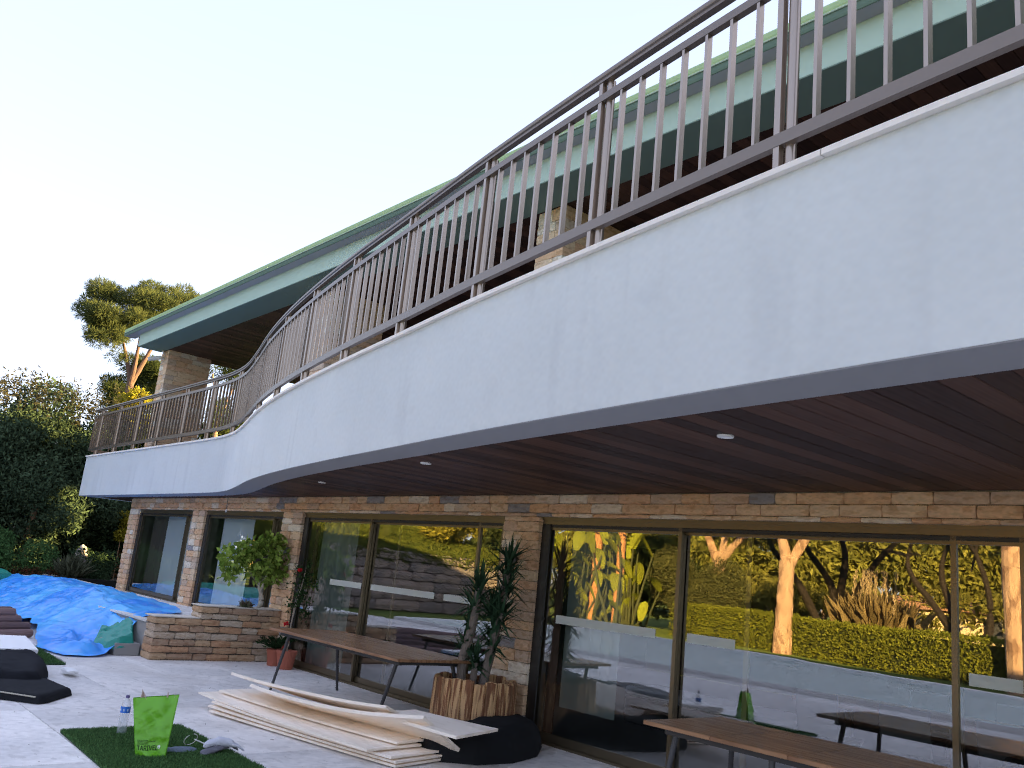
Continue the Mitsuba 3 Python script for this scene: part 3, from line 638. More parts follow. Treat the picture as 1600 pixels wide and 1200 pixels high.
st = [trunk([b0, b0 + [0.05, -0.02, 0.5], b0 + [0.12, 0.0, 0.9], b0 + [0.16, 0.02, 1.25]], 0.013, 0.007, r_, 6), trunk([b0 + [0.02, 0, 0.1], b0 + [-0.05, 0.03, 0.6], b0 + [0.0, 0.05, 1.0]], 0.009, 0.005, r_, 6)]
add("stems", cat(*st), "m_matte", hb, color=(0.30, 0.25, 0.20))
lv = []
for k in range(26):
    q = b0 + np.array([0.16, 0.02, 1.25]) * r_.uniform(0.35, 1.0) + r_.normal(0, 0.075, 3) * [1, 1, 0.6]
    p, d = blob(q, (0.08, 0.08, 0.09), 15, r_, 0.2); lv.append(leaf_cards(p, 0.055, r_, (0.035, 0.065, 0.025), 0.45, 0.55, d, 0.3))
add("leaves", cat(*lv), "m_leaf", hb)
for q in ((0.20, -0.09, 1.20), (0.02, -0.09, 0.42), (0.03, -0.08, 0.10)):
    p = np.tile(b0 + np.array(q), (9, 1)); dd = r_.normal(size=(9, 3)); dd /= np.linalg.norm(dd, axis=1, keepdims=True)
    add("flower", leaf_cards(p, 0.045, r_, (0.55, 0.02, 0.03), 0.25, 0.9, dd, 0.7), "m_leaf", hb, label="red flower")

# ------------------------------------------------------------------ log planter with yucca
LP = np.array([-7.28, -0.52]); LR = 0.40
lp = thing("log_planter", "tub faced with upright split logs at the stone column", "planter")
nl = 22
for k in range(nl):
    a = k / nl * 2 * np.pi; w = 2 * np.pi * LR / nl
    ca, sa = math.cos(a), math.sin(a); h = 0.56 + r_.uniform(-0.012, 0.02)
    m = rough_box(-0.028, 0.028 + r_.uniform(0, 0.014), -w * 0.49, w * 0.49, 0.0, h, r_, 0.006, 0.014, 0.004)
    add("log", xf(m, (LP[0] + ca * LR, LP[1] + sa * LR, 0), a), "m_log", lp, rnd=r_.uniform())
add("soil", lathe([(0.0, 0.50), (0.2, 0.51), (LR - 0.02, 0.49), (LR - 0.02, 0.0)], 24, (LP[0], LP[1], 0)), "m_matte", lp, color=(0.07, 0.05, 0.035))
yu = thing("yucca", "tall yucca with several trunks and rosettes of pointed leaves in the log tub", "plant")
def rosette(c, n, L, up, rr, col=(0.045, 0.092, 0.05)):
    out = []
    for k in range(n):
        a = rr.uniform(0, 2 * np.pi); el = rr.uniform(-0.45, 1.35) if up else rr.uniform(-0.3, 1.1)
        d = np.array([math.cos(a) * math.cos(el), math.sin(a) * math.cos(el), math.sin(el)]); l = L * rr.uniform(0.75, 1.1)
        s = np.cross(d, [0, 0, 1.0]); s /= np.linalg.norm(s) + 1e-9
        b = np.asarray(c) + [0, 0, rr.uniform(-0.10, 0.06)]
        w = 0.017; sag = 0.10 * l * max(0, 1.2 - el)
        P = [b - s * w * 0.6, b + s * w * 0.6, b + d * l * 0.5 + s * w - [0, 0, sag * 0.25], b + d * l * 0.5 - s * w - [0, 0, sag * 0.25], b + d * l - [0, 0, sag]]
        out.append((np.array(P), np.array([[0, 1, 2], [0, 2, 3], [3, 2, 4]]), np.tile(np.asarray(col) * rr.uniform(0.65, 1.6), (5, 1))))
    return cat(*out)
base = np.array([LP[0], LP[1], 0.5])
stems = [([[-0.12, -0.10, 0], [-0.10, -0.10, 0.35], [-0.03, -0.10, 0.55], [-0.01, -0.09, 0.78], [0.0, -0.08, 0.98]], 0.05), ([[0.08, 0.06, 0], [0.10, 0.06, 0.3], [0.2, 0.10, 0.75]], 0.042), ([[0.0, 0.1, 0], [0.06, 0.14, 0.45], [0.10, 0.18, 0.9], [0.12, 0.2, 1.25]], 0.05), ([[-0.02, -0.02, 0], [0.0, -0.02, 0.22]], 0.04)]
add("trunks", cat(*[trunk(base + np.array(s), r, r * 0.75, r_, 10) for s, r in stems]), "m_matte", yu, smooth=50, color=(0.17, 0.14, 0.12))
for c, n, L in (((0.0, -0.08, 0.98), 60, 0.32), ((-0.02, -0.1, 0.80), 50, 0.30), ((0.18, 0.10, 0.72), 60, 0.34), ((0.12, 0.2, 1.27), 70, 0.40), ((0.11, 0.19, 1.08), 55, 0.36), ((0.10, 0.18, 0.88), 50, 0.34), ((0.0, -0.02, 0.24), 40, 0.26), ((-0.10, -0.10, 0.38), 45, 0.26), ((0.12, 0.08, 0.40), 45, 0.28), ((-0.08, -0.1, 0.60), 35, 0.26), ((0.08, 0.12, 0.60), 50, 0.32), ((0.06, 0.08, 0.76), 40, 0.3)):
    add("rosette", rosette(base + np.array(c), n, L, True, r_), "m_leaf", yu)

# ------------------------------------------------------------------ tables
def long_table(corner, ang, L, W, z, nseg, label, legs, col_r):
    t = thing("long_table", label, "table")
    ca, sa = math.cos(ang), math.sin(ang)
    def tr_(m): return xf(m, (corner[0], corner[1], 0), ang)
    for k in range(nseg):
        g = 0.0015
        add("top_panel", tr_(bevel_box(L / nseg * k + g, L / nseg * (k + 1) - g, 0, W, z - 0.028, z, 0.003)), "m_table", t, rnd=col_r + 0.1 * k)
    add("frame", tr_(cat(box(0.12, L - 0.12, 0.10, 0.14, z - 0.075, z - 0.03), box(0.12, L - 0.12, W - 0.14, W - 0.10, z - 0.075, z - 0.03), box(0.12, 0.16, 0.141, W - 0.141, z - 0.07, z - 0.03), box(L - 0.16, L - 0.12, 0.141, W - 0.141, z - 0.07, z - 0.03))), "m_satin", t, color=(0.03, 0.03, 0.032))
    for (x, y, dx, dy) in legs:
        add("leg", tr_(tube([[x, y, z - 0.03], [x + dx, y + dy, 0.0]], [0.021, 0.016], 12)), "m_satin", t, color=(0.045, 0.045, 0.05), smooth=40)
long_table((-10.27, -1.43), -0.015, 2.92, 0.98, 0.73, 2, "long brown table with black splayed legs in front of the wide middle door", [(0.22, 0.18, -0.14, -0.08), (0.22, 0.84, -0.1, 0.16), (2.68, 0.16, -0.18, -0.08), (2.68, 0.84, 0.16, 0.14)], 0.1)
long_table((-4.2, -1.5), 0.0, 2.28, 0.93, 0.73, 4, "long brown table of four panels in front of the right door", [(0.20, 0.14, -0.10, -0.08), (0.20, 0.8, -0.10, 0.12), (0.95, 0.14, 0.04, -0.06), (2.1, 0.14, 0.10, -0.08), (2.1, 0.8, 0.10, 0.12)], 0.4)

# ------------------------------------------------------------------ stack of bowed boards
def board(front, back, th, label, group=None, n=18, r=0.3):
    from scipy.interpolate import CubicSpline
    def cv(P):
        P = np.asarray(P, float); t = np.linspace(0, 1, len(P)); return CubicSpline(t, P)(np.linspace(0, 1, n)) if len(P) > 2 else P[0] + np.linspace(0, 1, n)[:, None] * (P[1] - P[0])
    A, B = cv(front), cv(back)
    k = np.linspace(0, 1, 6)[None, :, None]
    G = A[:, None] * (1 - k) + B[:, None] * k
    add("board", grid_sheet(G, th), "m_board", rnd=r, label=label, cat="board", group=group)
GRP = "pale bowed boards piled on the terrace"
def flat_board(x0, y0, ang, L, W, z, lift, sag, label, r):
    d = np.array([math.cos(ang), math.sin(ang)]); s = np.array([-d[1], d[0]])
    def pt(u, w, zz): q = np.array([x0, y0]) + d * u + s * w; return [*q, zz]
    us = np.linspace(0, L, 5); zs = z + lift * ((1 - us / L) ** 2) + sag * (us / L - 0.5) ** 2
    board([pt(u, 0, a) for u, a in zip(us, zs)], [pt(u, W, a) for u, a in zip(us, zs)], 0.018, label, GRP, r=r)
flat_board(-8.74, -2.70, 0.215, 2.58, 0.62, 0.028, 0.012, 0.01, "pale board at the bottom of the bowed pile, lying on the terrace", 0.1)
flat_board(-8.78, -2.70, 0.21, 2.62, 0.62, 0.056, 0.020, 0.02, "pale board second from the bottom of the bowed pile", 0.3)
flat_board(-8.76, -2.68, 0.195, 2.56, 0.60, 0.085, 0.03, 0.03, "pale board third from the bottom of the bowed pile", 0.5)
flat_board(-9.10, -2.69, 0.135, 2.72, 0.62, 0.117, 0.03, 0.03, "pale board reaching furthest left in the bowed pile", 0.7)
flat_board(-9.03, -2.50, 0.195, 2.62, 0.55, 0.148, 0.03, 0.03, "pale flat board on top of the level part of the pile, under the tilted ones", 0.2)
board([(-5.72, -1.95, 0.345), (-6.3, -1.98, 0.34), (-6.85, -2.0, 0.335)], [(-5.93, -1.33, 0.345), (-6.4, -1.40, 0.335), (-7.0, -1.45, 0.32)], 0.024, "pale board lying level over the black bag behind the tilted boards", GRP, r=0.6)
board([(-8.25, -2.54, 0.365), (-7.72, -2.40, 0.335), (-7.15, -2.24, 0.335), (-6.66, -2.11, 0.365), (-6.15, -1.97, 0.425)], [(-8.40, -2.06, 0.20), (-7.87, -1.90, 0.175), (-7.30, -1.74, 0.165), (-6.78, -1.62, 0.155), (-6.22, -1.49, 0.13)], 0.03, "pale board tilted up along its front edge, nearest of the tilted boards", GRP, r=0.85)
board([(-8.80, -2.50, 0.395), (-8.30, -2.37, 0.375), (-7.77, -2.22, 0.37), (-7.27, -2.08, 0.375), (-6.75, -1.95, 0.405)], [(-8.92, -1.95, 0.25), (-8.43, -1.84, 0.22), (-7.92, -1.71, 0.21), (-7.40, -1.57, 0.205), (-6.88, -1.44, 0.20)], 0.026, "pale board tilted up behind the nearest tilted one, its left tip highest", GRP, r=0.95)

# ------------------------------------------------------------------ black bag behind the boards
def lump(h, seed, edge=0.16, amp=0.05, s=3.0):
    def f(X, Y, d):
        k = np.clip(d / edge, 0, 1); k = np.sqrt(1 - (1 - k) ** 2)
        return 0.004 + k * (h + amp * 2 * (nz(X, Y, s, seed) - 0.5)) + k * 0.06 * np.abs(nz(X * 1.6, Y, s * 2.2, seed + 3) - 0.5)
    return f
BLK = (0.009, 0.010, 0.012)
add("black_bag", heap([(-6.42, -1.70), (-6.15, -1.35), (-6.12, -0.95), (-6.28, -0.50), (-6.62, -0.12), (-6.95, -0.15), (-6.98, -0.6), (-6.85, -1.2), (-6.75, -1.7)], lump(0.27, 5, 0.2), 0.035), "m_matte", color=BLK, smooth=True, label="bulging black bag lying between the boards and the log tub", cat="bag")
# ------------------------------------------------------------------ turf mats
def turf(poly, label, n, seed):
    t = thing("turf_mat", label, "artificial turf mat")
    p = sg.Polygon(poly); m = trimesh.creation.extrude_polygon(p, 0.012, engine="earcut"); m.apply_translation([0, 0, 0.003])
    add("backing", m, "m_matte", t, color=(0.03, 0.065, 0.03))
    rr = np.random.default_rng(seed); x0, y0, x1, y1 = p.bounds
    q = np.c_[rr.uniform(x0, x1, n), rr.uniform(y0, y1, n)]; q = q[shapely.contains_xy(p.buffer(0.004), q[:, 0], q[:, 1])]
    P = np.c_[q, np.full(len(q), 0.013)]
    d = rr.normal(0, 0.45, (len(P), 3)); d[:, 2] = 1
    d /= np.linalg.norm(d, axis=1, keepdims=True)
    add("pile", leaf_cards(P, 0.026, rr, (0.07, 0.16, 0.06), 0.5, 0.16, d, 0.85, (0.14, 0.25, 0.09)), "m_leaf", t, kind="stuff")
turf([(-8.07, -4.24), (-8.14, -3.22), (-6.42, -3.20), (-6.3, -4.3)], "green artificial turf mat under the green paper bag", 42000, 3)
turf([(-14.3, -4.1), (-14.4, -3.12), (-12.15, -3.17), (-12.05, -4.15)], "green artificial turf mat at the left edge beneath the black covers", 16000, 4)

# ------------------------------------------------------------------ green paper bag, bottle, gloves
gb = thing("carrier_bag", "bright green paper bag standing on the turf mat", "bag")
bc = np.array([-7.10, -3.83]); dirw = np.array([0.36, 0.93]); dirn = np.array([0.93, -0.36])
def bag_pt(s, t):
    """s in [0,4) around, t height 0..1"""
    t = np.asarray(t, float); s = np.asarray(s, float)
    w = 0.108 + 0.058 * t; d = 0.085 * (1 - t) ** 0.8 + 0.022
    sh = -0.035 * t
    k = np.floor(s); f = s - k
    x = np.select([k == 0, k == 1, k == 2, k == 3], [-w + 2 * w * f, w, w - 2 * w * f, -w]); y = np.select([k == 0, k == 1, k == 2, k == 3], [d, d - 2 * d * f, -d, -d + 2 * d * f])
    y = np.where((k == 1) | (k == 3), y, y); x = np.where(k == 1, x - 0.05 * np.sin(np.pi * f) * t, np.where(k == 3, x + 0.05 * np.sin(np.pi * f) * t, x))
    cr1 = 0.05 * (meshkit.fbm(np.stack([x * 6 + t * 3, t * 2.6 - x * 5, s * 0 + 2], -1), 2, 4) - 0.5) + 0.008 * np.abs(meshkit.fbm(np.stack([x * 16 - t * 9, t * 4 + x * 4, s * 0], -1), 2, 9) - 0.5)
    y = y + np.where(k == 0, cr1 * 2.0 * np.sin(np.pi * np.clip(f, 0, 1)) ** 0.5, cr1)
    z = 0.012 + t * (0.425 + 0.02 * x / 0.17) 
    q = bc + np.multiply.outer(x + sh, dirw) + np.multiply.outer(y, dirn)
    return np.concatenate([q, z[..., None]], -1)
s_, t_ = np.meshgrid(np.linspace(0, 3.9999, 81), np.linspace(0, 1, 41), indexing="ij")
Vb = bag_pt(s_, t_); a, b = s_.shape
i, j = np.meshgrid(np.arange(a - 1), np.arange(b - 1), indexing="ij"); q = np.stack([i * b + j, (i + 1) * b + j, (i + 1) * b + j + 1, i * b + j + 1], -1).reshape(-1, 4)
add("paper_sheet", (Vb.reshape(-1, 3), q), "m_satin", gb, color=(0.13, 0.40, 0.015), smooth=True)
def on_bag(m, s0, t0, sw, th, off=0.0025):
    v = np.asarray(m[0] if isinstance(m, tuple) else m.vertices); f = m[1] if isinstance(m, tuple) else m.faces
    P = bag_pt(np.clip(s0 + v[:, 0] * sw, 0.01, 0.99), t0 + v[:, 1] * th)
    P[:, :2] += dirn * (off + v[:, 2:3] * 0.5)
    return (P, np.asarray(f))
def fine(m, e):
    m = m.copy() if isinstance(m, trimesh.Trimesh) else trimesh.Trimesh(*m, process=False)
    v, f = trimesh.remesh.subdivide_to_size(m.vertices, m.faces, e); return (v, f)
tm = meshkit.text_mesh("TARIVEL", 0.055, 0.001, bold=True)
add("lettering", on_bag(fine(tm, 0.02), 0.06, 0.13, 2.0, 1.3), "m_matte", gb, color=(0.012, 0.02, 0.01))
ln = [fine(trimesh.creation.box((w, 0.008, 0.001), trimesh.transformations.translation_matrix([w / 2, y, 0])), 0.02) for w, y in ((0.20, 0.0), (0.20, 0.022), (0.33, 0.045), (0.19, 0.075))]
add("small_print", on_bag(cat(*ln), 0.08, 0.225, 1.6, 0.85), "m_matte", gb, color=(0.015, 0.03, 0.012))
lf = fine(meshkit.text_mesh("e", 0.07, 0.001, bold=True), 0.02)
add("leaf_mark", on_bag(lf, 0.68, 0.155, 1.6, 1.0), "m_matte", gb, color=(0.75, 0.80, 0.72))
rr = np.random.default_rng(9)
for k, (x, w) in enumerate(((-0.12, 0.05), (0.07, 0.07))):
    us = np.linspace(0, 1, 7); P = np.stack([np.c_[x + w * us + 0.01 * np.sin(us * 9 + r), 0.012 * np.sin(us * 7 + r * 2), 0.395 + r * 0.09 * (0.6 + 0.4 * np.sin(us * 5 + k * 2))] for r in (0, 0.5, 1.0)], 1)
    Q = P.copy(); Q[..., :2] = (bc + np.multiply.outer(P[..., 0] - 0.035, dirw) + np.multiply.outer(P[..., 1], dirn)); Q[..., 2] = P[..., 2]
    add("crumpled_paper", grid_sheet(Q, 0.003), "m_matte", gb, color=(0.46, 0.36, 0.31))
bt = thing("water_bottle", "clear plastic water bottle with blue label at the back of the turf mat", "bottle")
bx = (-7.86, -3.82, 0.014)
prof = [(0.0, 0.004), (0.034, 0.0), (0.038, 0.008)] + [(0.039 - 0.0025 * (k % 2), 0.016 + 0.011 * k) for k in range(9)] + [(0.039, 0.125), (0.036, 0.14), (0.038, 0.155), (0.039, 0.175), (0.039, 0.225), (0.034, 0.25), (0.022, 0.275), (0.014, 0.288), (0.0135, 0.298)]
add("shell", lathe(prof, 24, bx), "m_clear", bt, smooth=True)
add("cap", lathe([(0.015, 0.292), (0.016, 0.294), (0.016, 0.311), (0.014, 0.313), (0.0, 0.313)], 20, bx), "m_satin", bt, color=(0.10, 0.08, 0.20))
add("band", lathe([(0.0396, 0.176), (0.0398, 0.18), (0.0398, 0.222), (0.0394, 0.226)], 24, bx), "m_satin", bt, color=(0.03, 0.16, 0.60), label="blue paper label")
wl = [lathe([(0.0400, 0.19), (0.0401, 0.208)], 24, bx)]
add("print", (wl[0][0], wl[0][1][[k for k in range(len(wl[0][1])) if (k % 24) % 3 == 0]]), "m_matte", bt, color=(0.55, 0.65, 0.85))
dk = thing("folded_cloth", "flat grey blue cloth disc lying on the turf right of the green bag", "cloth")
add("cloth", heap([(-7.15 + 0.15 * math.cos(a) * 0.62, -3.60 + 0.15 * math.sin(a)) for a in np.linspace(0, 2 * np.pi, 20)[:-1]], lambda X, Y, d: 0.026 + 0.018 * np.clip(d / 0.06, 0, 1) ** 0.5 + 0.012 * (nz(X, Y, 14, 3) - 0.5), 0.012), "m_matte", dk, color=(0.13, 0.16, 0.21), smooth=True)
add("tip", heap([(-7.14, -3.77), (-7.07, -3.72), (-7.10, -3.70), (-7.18, -3.73)], lambda X, Y, d: 0.03 + 0.3 * d, 0.008), "m_matte", dk, color=(0.55, 0.55, 0.52))
gl = thing("work_gloves", "crumpled grey and white work gloves on the corner of the turf mat", "gloves")
def glove(cx, cy, rz, z, col, seed):
    ms = []
    import manifold3d as m3
    def seg(p, q, r1, r2):
        a = trimesh.creation.icosphere(2, r1); a.apply_translation(p); b = trimesh.creation.icosphere(2, r2); b.apply_translation(q)
        return trimesh.convex.convex_hull(np.vstack([a.vertices, b.vertices]))
    ms.append(seg((-0.05, 0, 0), (0.04, 0, 0), 0.045, 0.042)); ms.append(seg((-0.13, 0, 0.004), (-0.05, 0, 0), 0.04, 0.037))
    for k, (y, L) in enumerate(((-0.036, 0.075), (-0.012, 0.09), (0.012, 0.085), (0.036, 0.065))):
        ms.append(seg((0.06, y, 0), (0.06 + L * 0.55, y * 1.15, 0.006), 0.013, 0.012)); ms.append(seg((0.06 + L * 0.55, y * 1.15, 0.006), (0.06 + L, y * 1.25, -0.008), 0.012, 0.010))
    ms.append(seg((-0.01, 0.04, 0), (0.045, 0.078, 0.004), 0.014, 0.011))
    out = []
    for m in ms:
        v = np.array(m.vertices) * [1, 1, 0.75]; v[:, 2] += 0.03 * np.sin(v[:, 0] * 14 + seed); v += 0.014 * (np.stack([meshkit.noise(v * 40 + i_ * 9, seed) for i_ in range(3)], -1) - 0.5); out.append((v, np.array(m.faces)))
    return xf(cat(*out), (cx, cy, z), rz), col
for args in ((-6.99, -3.33, 1.7, 0.05, (0.16, 0.16, 0.19), 1), (-6.97, -3.30, 1.35, 0.085, (0.55, 0.56, 0.62), 2)):
    m, c = glove(*args); add("glove", m, "m_matte", gl, color=c, smooth=True)
add("wire_loop", cat(tube([[-7.25 + 0.045 * math.cos(a), -3.47 + 0.05 * math.sin(a), 0.08 + 0.05 * math.cos(a)] for a in np.linspace(0, 5.6, 24)], 0.0035, 6), tube([[-7.2, -3.46, 0.09], [-7.05, -3.40, 0.07]], 0.005, 6)), "m_matte", color=(0.62, 0.62, 0.58), label="loop of pale wire beside the work gloves", cat="wire")

# ------------------------------------------------------------------ blue tarpaulin heap
tp = [(-12.98, -2.98), (-12.88, -2.62), (-13.15, -2.3), (-13.55, -2.05), (-13.75, -1.6), (-14.4, -1.0), (-15.3, -0.62), (-16.6, -0.42), (-18.6, -0.38), (-20.2, -0.40), (-22.2, -0.55), (-23.4, -1.0), (-23.8, -2.4), (-22.6, -4.0), (-20.0, -4.4), (-17.6, -3.3), (-16.25, -2.72), (-14.9, -2.90), (-13.7, -3.16)]
def tarp_h(X, Y, d):
    base = 0.515 * (1 / (1 + np.exp(-(Y + 1.98) * 14))) * (X < -13.1) + 0.17 * (1 / (1 + np.exp(-(Y + 2.32) * 16))) * (1 - 1 / (1 + np.exp(-(Y + 1.98) * 14)))
    slope = 0.50 * np.clip((Y + 3.3) / 1.5, 0, 1) ** 1.1 * np.clip((-13.3 - X) / 1.6, 0, 1)
    base = np.maximum(base, slope)
    far = 0.13 * np.exp(-((X + 19.9) / 2.4) ** 2 - ((Y + 1.5) / 1.1) ** 2) + 0.16 * np.exp(-((X + 16.6) / 1.2) ** 2 - ((Y + 1.7) / 0.7) ** 2) + 0.16 * np.exp(-((X + 13.35) / 0.35) ** 2 - ((Y + 2.7) / 0.25) ** 2)
    e = np.clip(d / 0.25, 0, 1); e = e * e * (3 - 2 * e)
    wx = X + 0.35 * (nz(X, Y, 0.9, 2) - 0.5); wy = Y + 0.5 * (nz(X, Y, 0.8, 5) - 0.5)
    r1 = 1 - 2 * np.abs(nz(wx * 1.0 + wy * 0.6, wy * 2.2 - wx * 0.5, 1.5, 11) - 0.5)
    r2 = 1 - 2 * np.abs(nz(wx * 1.4 - wy, wy * 1.2 + wx * 0.8, 3.4, 13) - 0.5)
    r3 = 1 - 2 * np.abs(nz(wx + wy * 0.4, wy, 8.0, 17, 2) - 0.5)
    fold = 0.6 - np.abs(np.sin(2.3 * wx + 2.9 * wy + 4 * nz(wx, wy, 0.6, 23)))
    return base + 0.012 + far * e + e * (0.11 * (r1 - 0.75) + 0.05 * (r2 - 0.75) + 0.018 * (r3 - 0.7) + 0.045 * fold) + (1 - e) * 0.015 * r3
def densify(poly, k, amp, seed):
    p = sg.Polygon(poly).exterior; s = np.linspace(0, p.length, k + 1)[:-1]; q = np.array([p.interpolate(a).coords[0] for a in s])
    return q + amp * 2 * (np.stack([nz(q[:, 0], q[:, 1], 2.4, seed), nz(q[:, 0], q[:, 1], 2.4, seed + 1)], -1) - 0.5)
add("tarpaulin", heap(densify(tp, 160, 0.12, 31), tarp_h, 0.042), "m_tarp", smooth=50, label="large crumpled bright blue tarpaulin spread over the left step", cat="tarpaulin")
add("green_tarpaulin", heap(densify([(-13.25, -2.40), (-13.18, -2.2), (-13.22, -2.0), (-13.7, -1.88), (-14.2, -1.95), (-14.4, -2.2), (-13.9, -2.40)], 60, 0.05, 41), lambda X, Y, d: np.maximum(tarp_h(X, Y, d * 0 + 0.3) + 0.02, 0.02) * np.clip(d / 0.08 + 0.35, 0, 1) + 0.02 + 0.05 * np.abs(nz(X, Y, 7, 3) - 0.5), 0.025), "m_satin", color=(0.015, 0.24, 0.19), smooth=55, label="teal green tarpaulin corner tucked between blue tarpaulin and stone planter", cat="tarpaulin")
add("green_tarpaulin", heap(densify([(-21.2, -2.7), (-22.6, -1.7), (-23.6, -1.6), (-24.0, -3.2), (-22.8, -4.3), (-21.2, -4.2)], 50, 0.08, 43), lambda X, Y, d: 0.50 + 0.16 * np.clip(d / 0.4, 0, 1) ** 0.7 - 0.5 * (1 - np.clip(d / 0.1, 0, 1)) + 0.08 * nz(X, Y, 3, 4), 0.06), "m_satin", color=(0.015, 0.26, 0.20), smooth=55, label="teal green tarpaulin at the far left behind the blue one", cat="tarpaulin")
# rolled carpets at the far left
rr = np.random.default_rng(15)
k = 0
for row, cnt in enumerate((4, 3, 3, 2)):
    for c in range(cnt):
        z = 0.07 + row * 0.095; e0 = np.array([-15.12 - 0.155 * c - 0.075 * row + rr.uniform(-0.02, 0.02), -2.90 - 0.09 * c]) + np.array([0.5, -0.86]) * (rr.uniform(-0.12, 0.1) + 0.10 * row)
        xe, y = e0; pts = [[xe + 0.5 * L + 0.01 * math.sin(L * 3), y - 0.86 * L, z + 0.008 * math.sin(L * 2 + c)] for L in np.linspace(0, 2.2, 10)]
        side = ["bottom row", "second row", "third row", "top row"][row]; pos = ["nearest the camera", "second from the camera", "third from the camera", "furthest from the camera"][c]
        g = thing("carpet_roll", f"rolled brownish carpet, {side} of the pile, {pos}, beside the blue tarpaulin", "carpet roll", "brown carpet rolls piled at the left edge")
        add("roll", tube(pts, 0.07 * rr.uniform(0.85, 1.05), 12, True, 0.05, rr), "m_matte", g, color=np.array([0.20, 0.13, 0.125]) * rr.uniform(0.7, 1.5))
        add("core", tube([[xe + 0.01, y - 0.017, z], [xe - 0.006, y + 0.010, z]], 0.026, 10), "m_matte", g, color=(0.03, 0.02, 0.02))
# black covers, foam board
add("foam_board", xf(bevel_box(-1.5, 0.0, -0.45, 0.15, 0.0, 0.05, 0.006), (-11.95, -3.72, 0.155), -0.12), "m_matte", color=(0.72, 0.72, 0.73), label="white foam board resting on the black cushion bag at the left edge", cat="foam board")
add("black_bag", heap([(-10.38, -4.05), (-10.42, -3.85), (-11.1, -3.62), (-11.7, -3.52), (-13.8, -3.6), (-13.8, -4.7), (-11.2, -4.62), (-10.5, -4.4)], lump(0.17, 12, 0.15, 0.045, 3.5), 0.04), "m_matte", color=(0.008, 0.009, 0.013), smooth=True, label="fat black cushion bag on the turf mat at the left edge", cat="bag")
add("black_cover", heap([(-9.38, -4.11), (-9.46, -4.0), (-9.88, -3.68), (-10.5, -3.74), (-11.6, -4.2), (-11.6, -5.1), (-10.0, -4.75), (-9.72, -4.42)], lambda X, Y, d: 0.006 + 0.075 * np.sqrt(1 - (1 - np.clip(d / 0.07, 0, 1)) ** 2) + 0.03 * (nz(X, Y, 4, 8) - 0.5) * np.clip(d / 0.2, 0, 1), 0.025), "m_matte", color=(0.010, 0.011, 0.014), smooth=True, label="folded black carpet with a pale edge lying flat on the terrace", cat="carpet")
add("edge_binding", tube([[-9.405, -4.14, 0.066], [-9.56, -4.27, 0.068], [-9.72, -4.425, 0.074], [-9.74, -4.445, 0.05], [-9.735, -4.44, 0.02]], 0.007, 6), "m_matte", "black_cover", color=(0.42, 0.40, 0.33), label="pale bound edge of the black carpet")
add("black_cover", heap([(-9.05, -4.72), (-9.2, -4.58), (-9.6, -4.5), (-10.6, -4.9), (-10.4, -5.6), (-9.3, -5.2)], lump(0.06, 22, 0.08, 0.03, 5), 0.03), "m_satin", color=(0.018, 0.022, 0.026), smooth=True, label="small crumpled black plastic sheet at the left edge nearest the camera", cat="plastic sheet")
add("foam_offcut", rough_box(-11.42, -11.10, -3.42, -3.30, 0.03, 0.075, rng, 0.008, 0.02, 0.008), "m_matte", color=(0.7, 0.7, 0.7), label="small white foam offcut behind the black cushion bag", cat="foam piece")

# ------------------------------------------------------------------ small fittings
wc = thing("wall_lamp", "small black outdoor lamp on the stone column beside the yucca", "lamp")
add("plate", box(-7.46, -7.38, -0.035, -0.014, 1.78, 1.86), "m_satin", wc, color=(0.03, 0.03, 0.03))
add("arm", tube([[-7.42, -0.03, 1.84], [-7.42, -0.10, 1.87], [-7.42, -0.13, 1.84]], 0.009, 8), "m_satin", wc, color=(0.03, 0.03, 0.03))
add("head", lathe([(0.0, 1.845), (0.03, 1.84), (0.034, 1.80), (0.03, 1.795), (0.0, 1.797)], 16, (-7.42, -0.13, 0)), "m_satin", wc, color=(0.04, 0.04, 0.04))
add("bulb_glass", lathe([(0.022, 1.795), (0.022, 1.765), (0.0, 1.755)], 14, (-7.42, -0.13, 0)), "m_satin", wc, color=(0.6, 0.6, 0.6))
cc = thing("security_camera", "white security camera on the front of the leftmost upper pillar", "camera")
add("bracket", tube([[-20.68, -0.01, 5.88], [-20.68, -0.10, 5.88]], 0.035, 10), "m_satin", cc, color=(0.7, 0.7, 0.68))
add("body", tube([[-20.62, -0.10, 5.87], [-20.72, -0.36, 5.78]], 0.048, 12), "m_satin", cc, color=(0.72, 0.72, 0.7))
add("arm", tube([[-20.6, -0.03, 5.95], [-20.55, -0.12, 6.02]], 0.02, 8), "m_satin", cc, color=(0.7, 0.7, 0.68))
add("hanging_cable", tube([[-14.74, -0.36, 2.56], [-14.735, -0.362, 2.42], [-14.73, -0.36, 2.30]], 0.006, 6), "m_matte", color=(0.12, 0.11, 0.10), label="thin loose cable hanging from the balcony soffit above the second door", cat="cable")
add("cable_end", lathe([(0.0, 2.24), (0.014, 2.25), (0.016, 2.28), (0.0, 2.30)], 10, (-14.73, -0.36, 0)), "m_satin", "hanging_cable", color=(0.7, 0.7, 0.7))

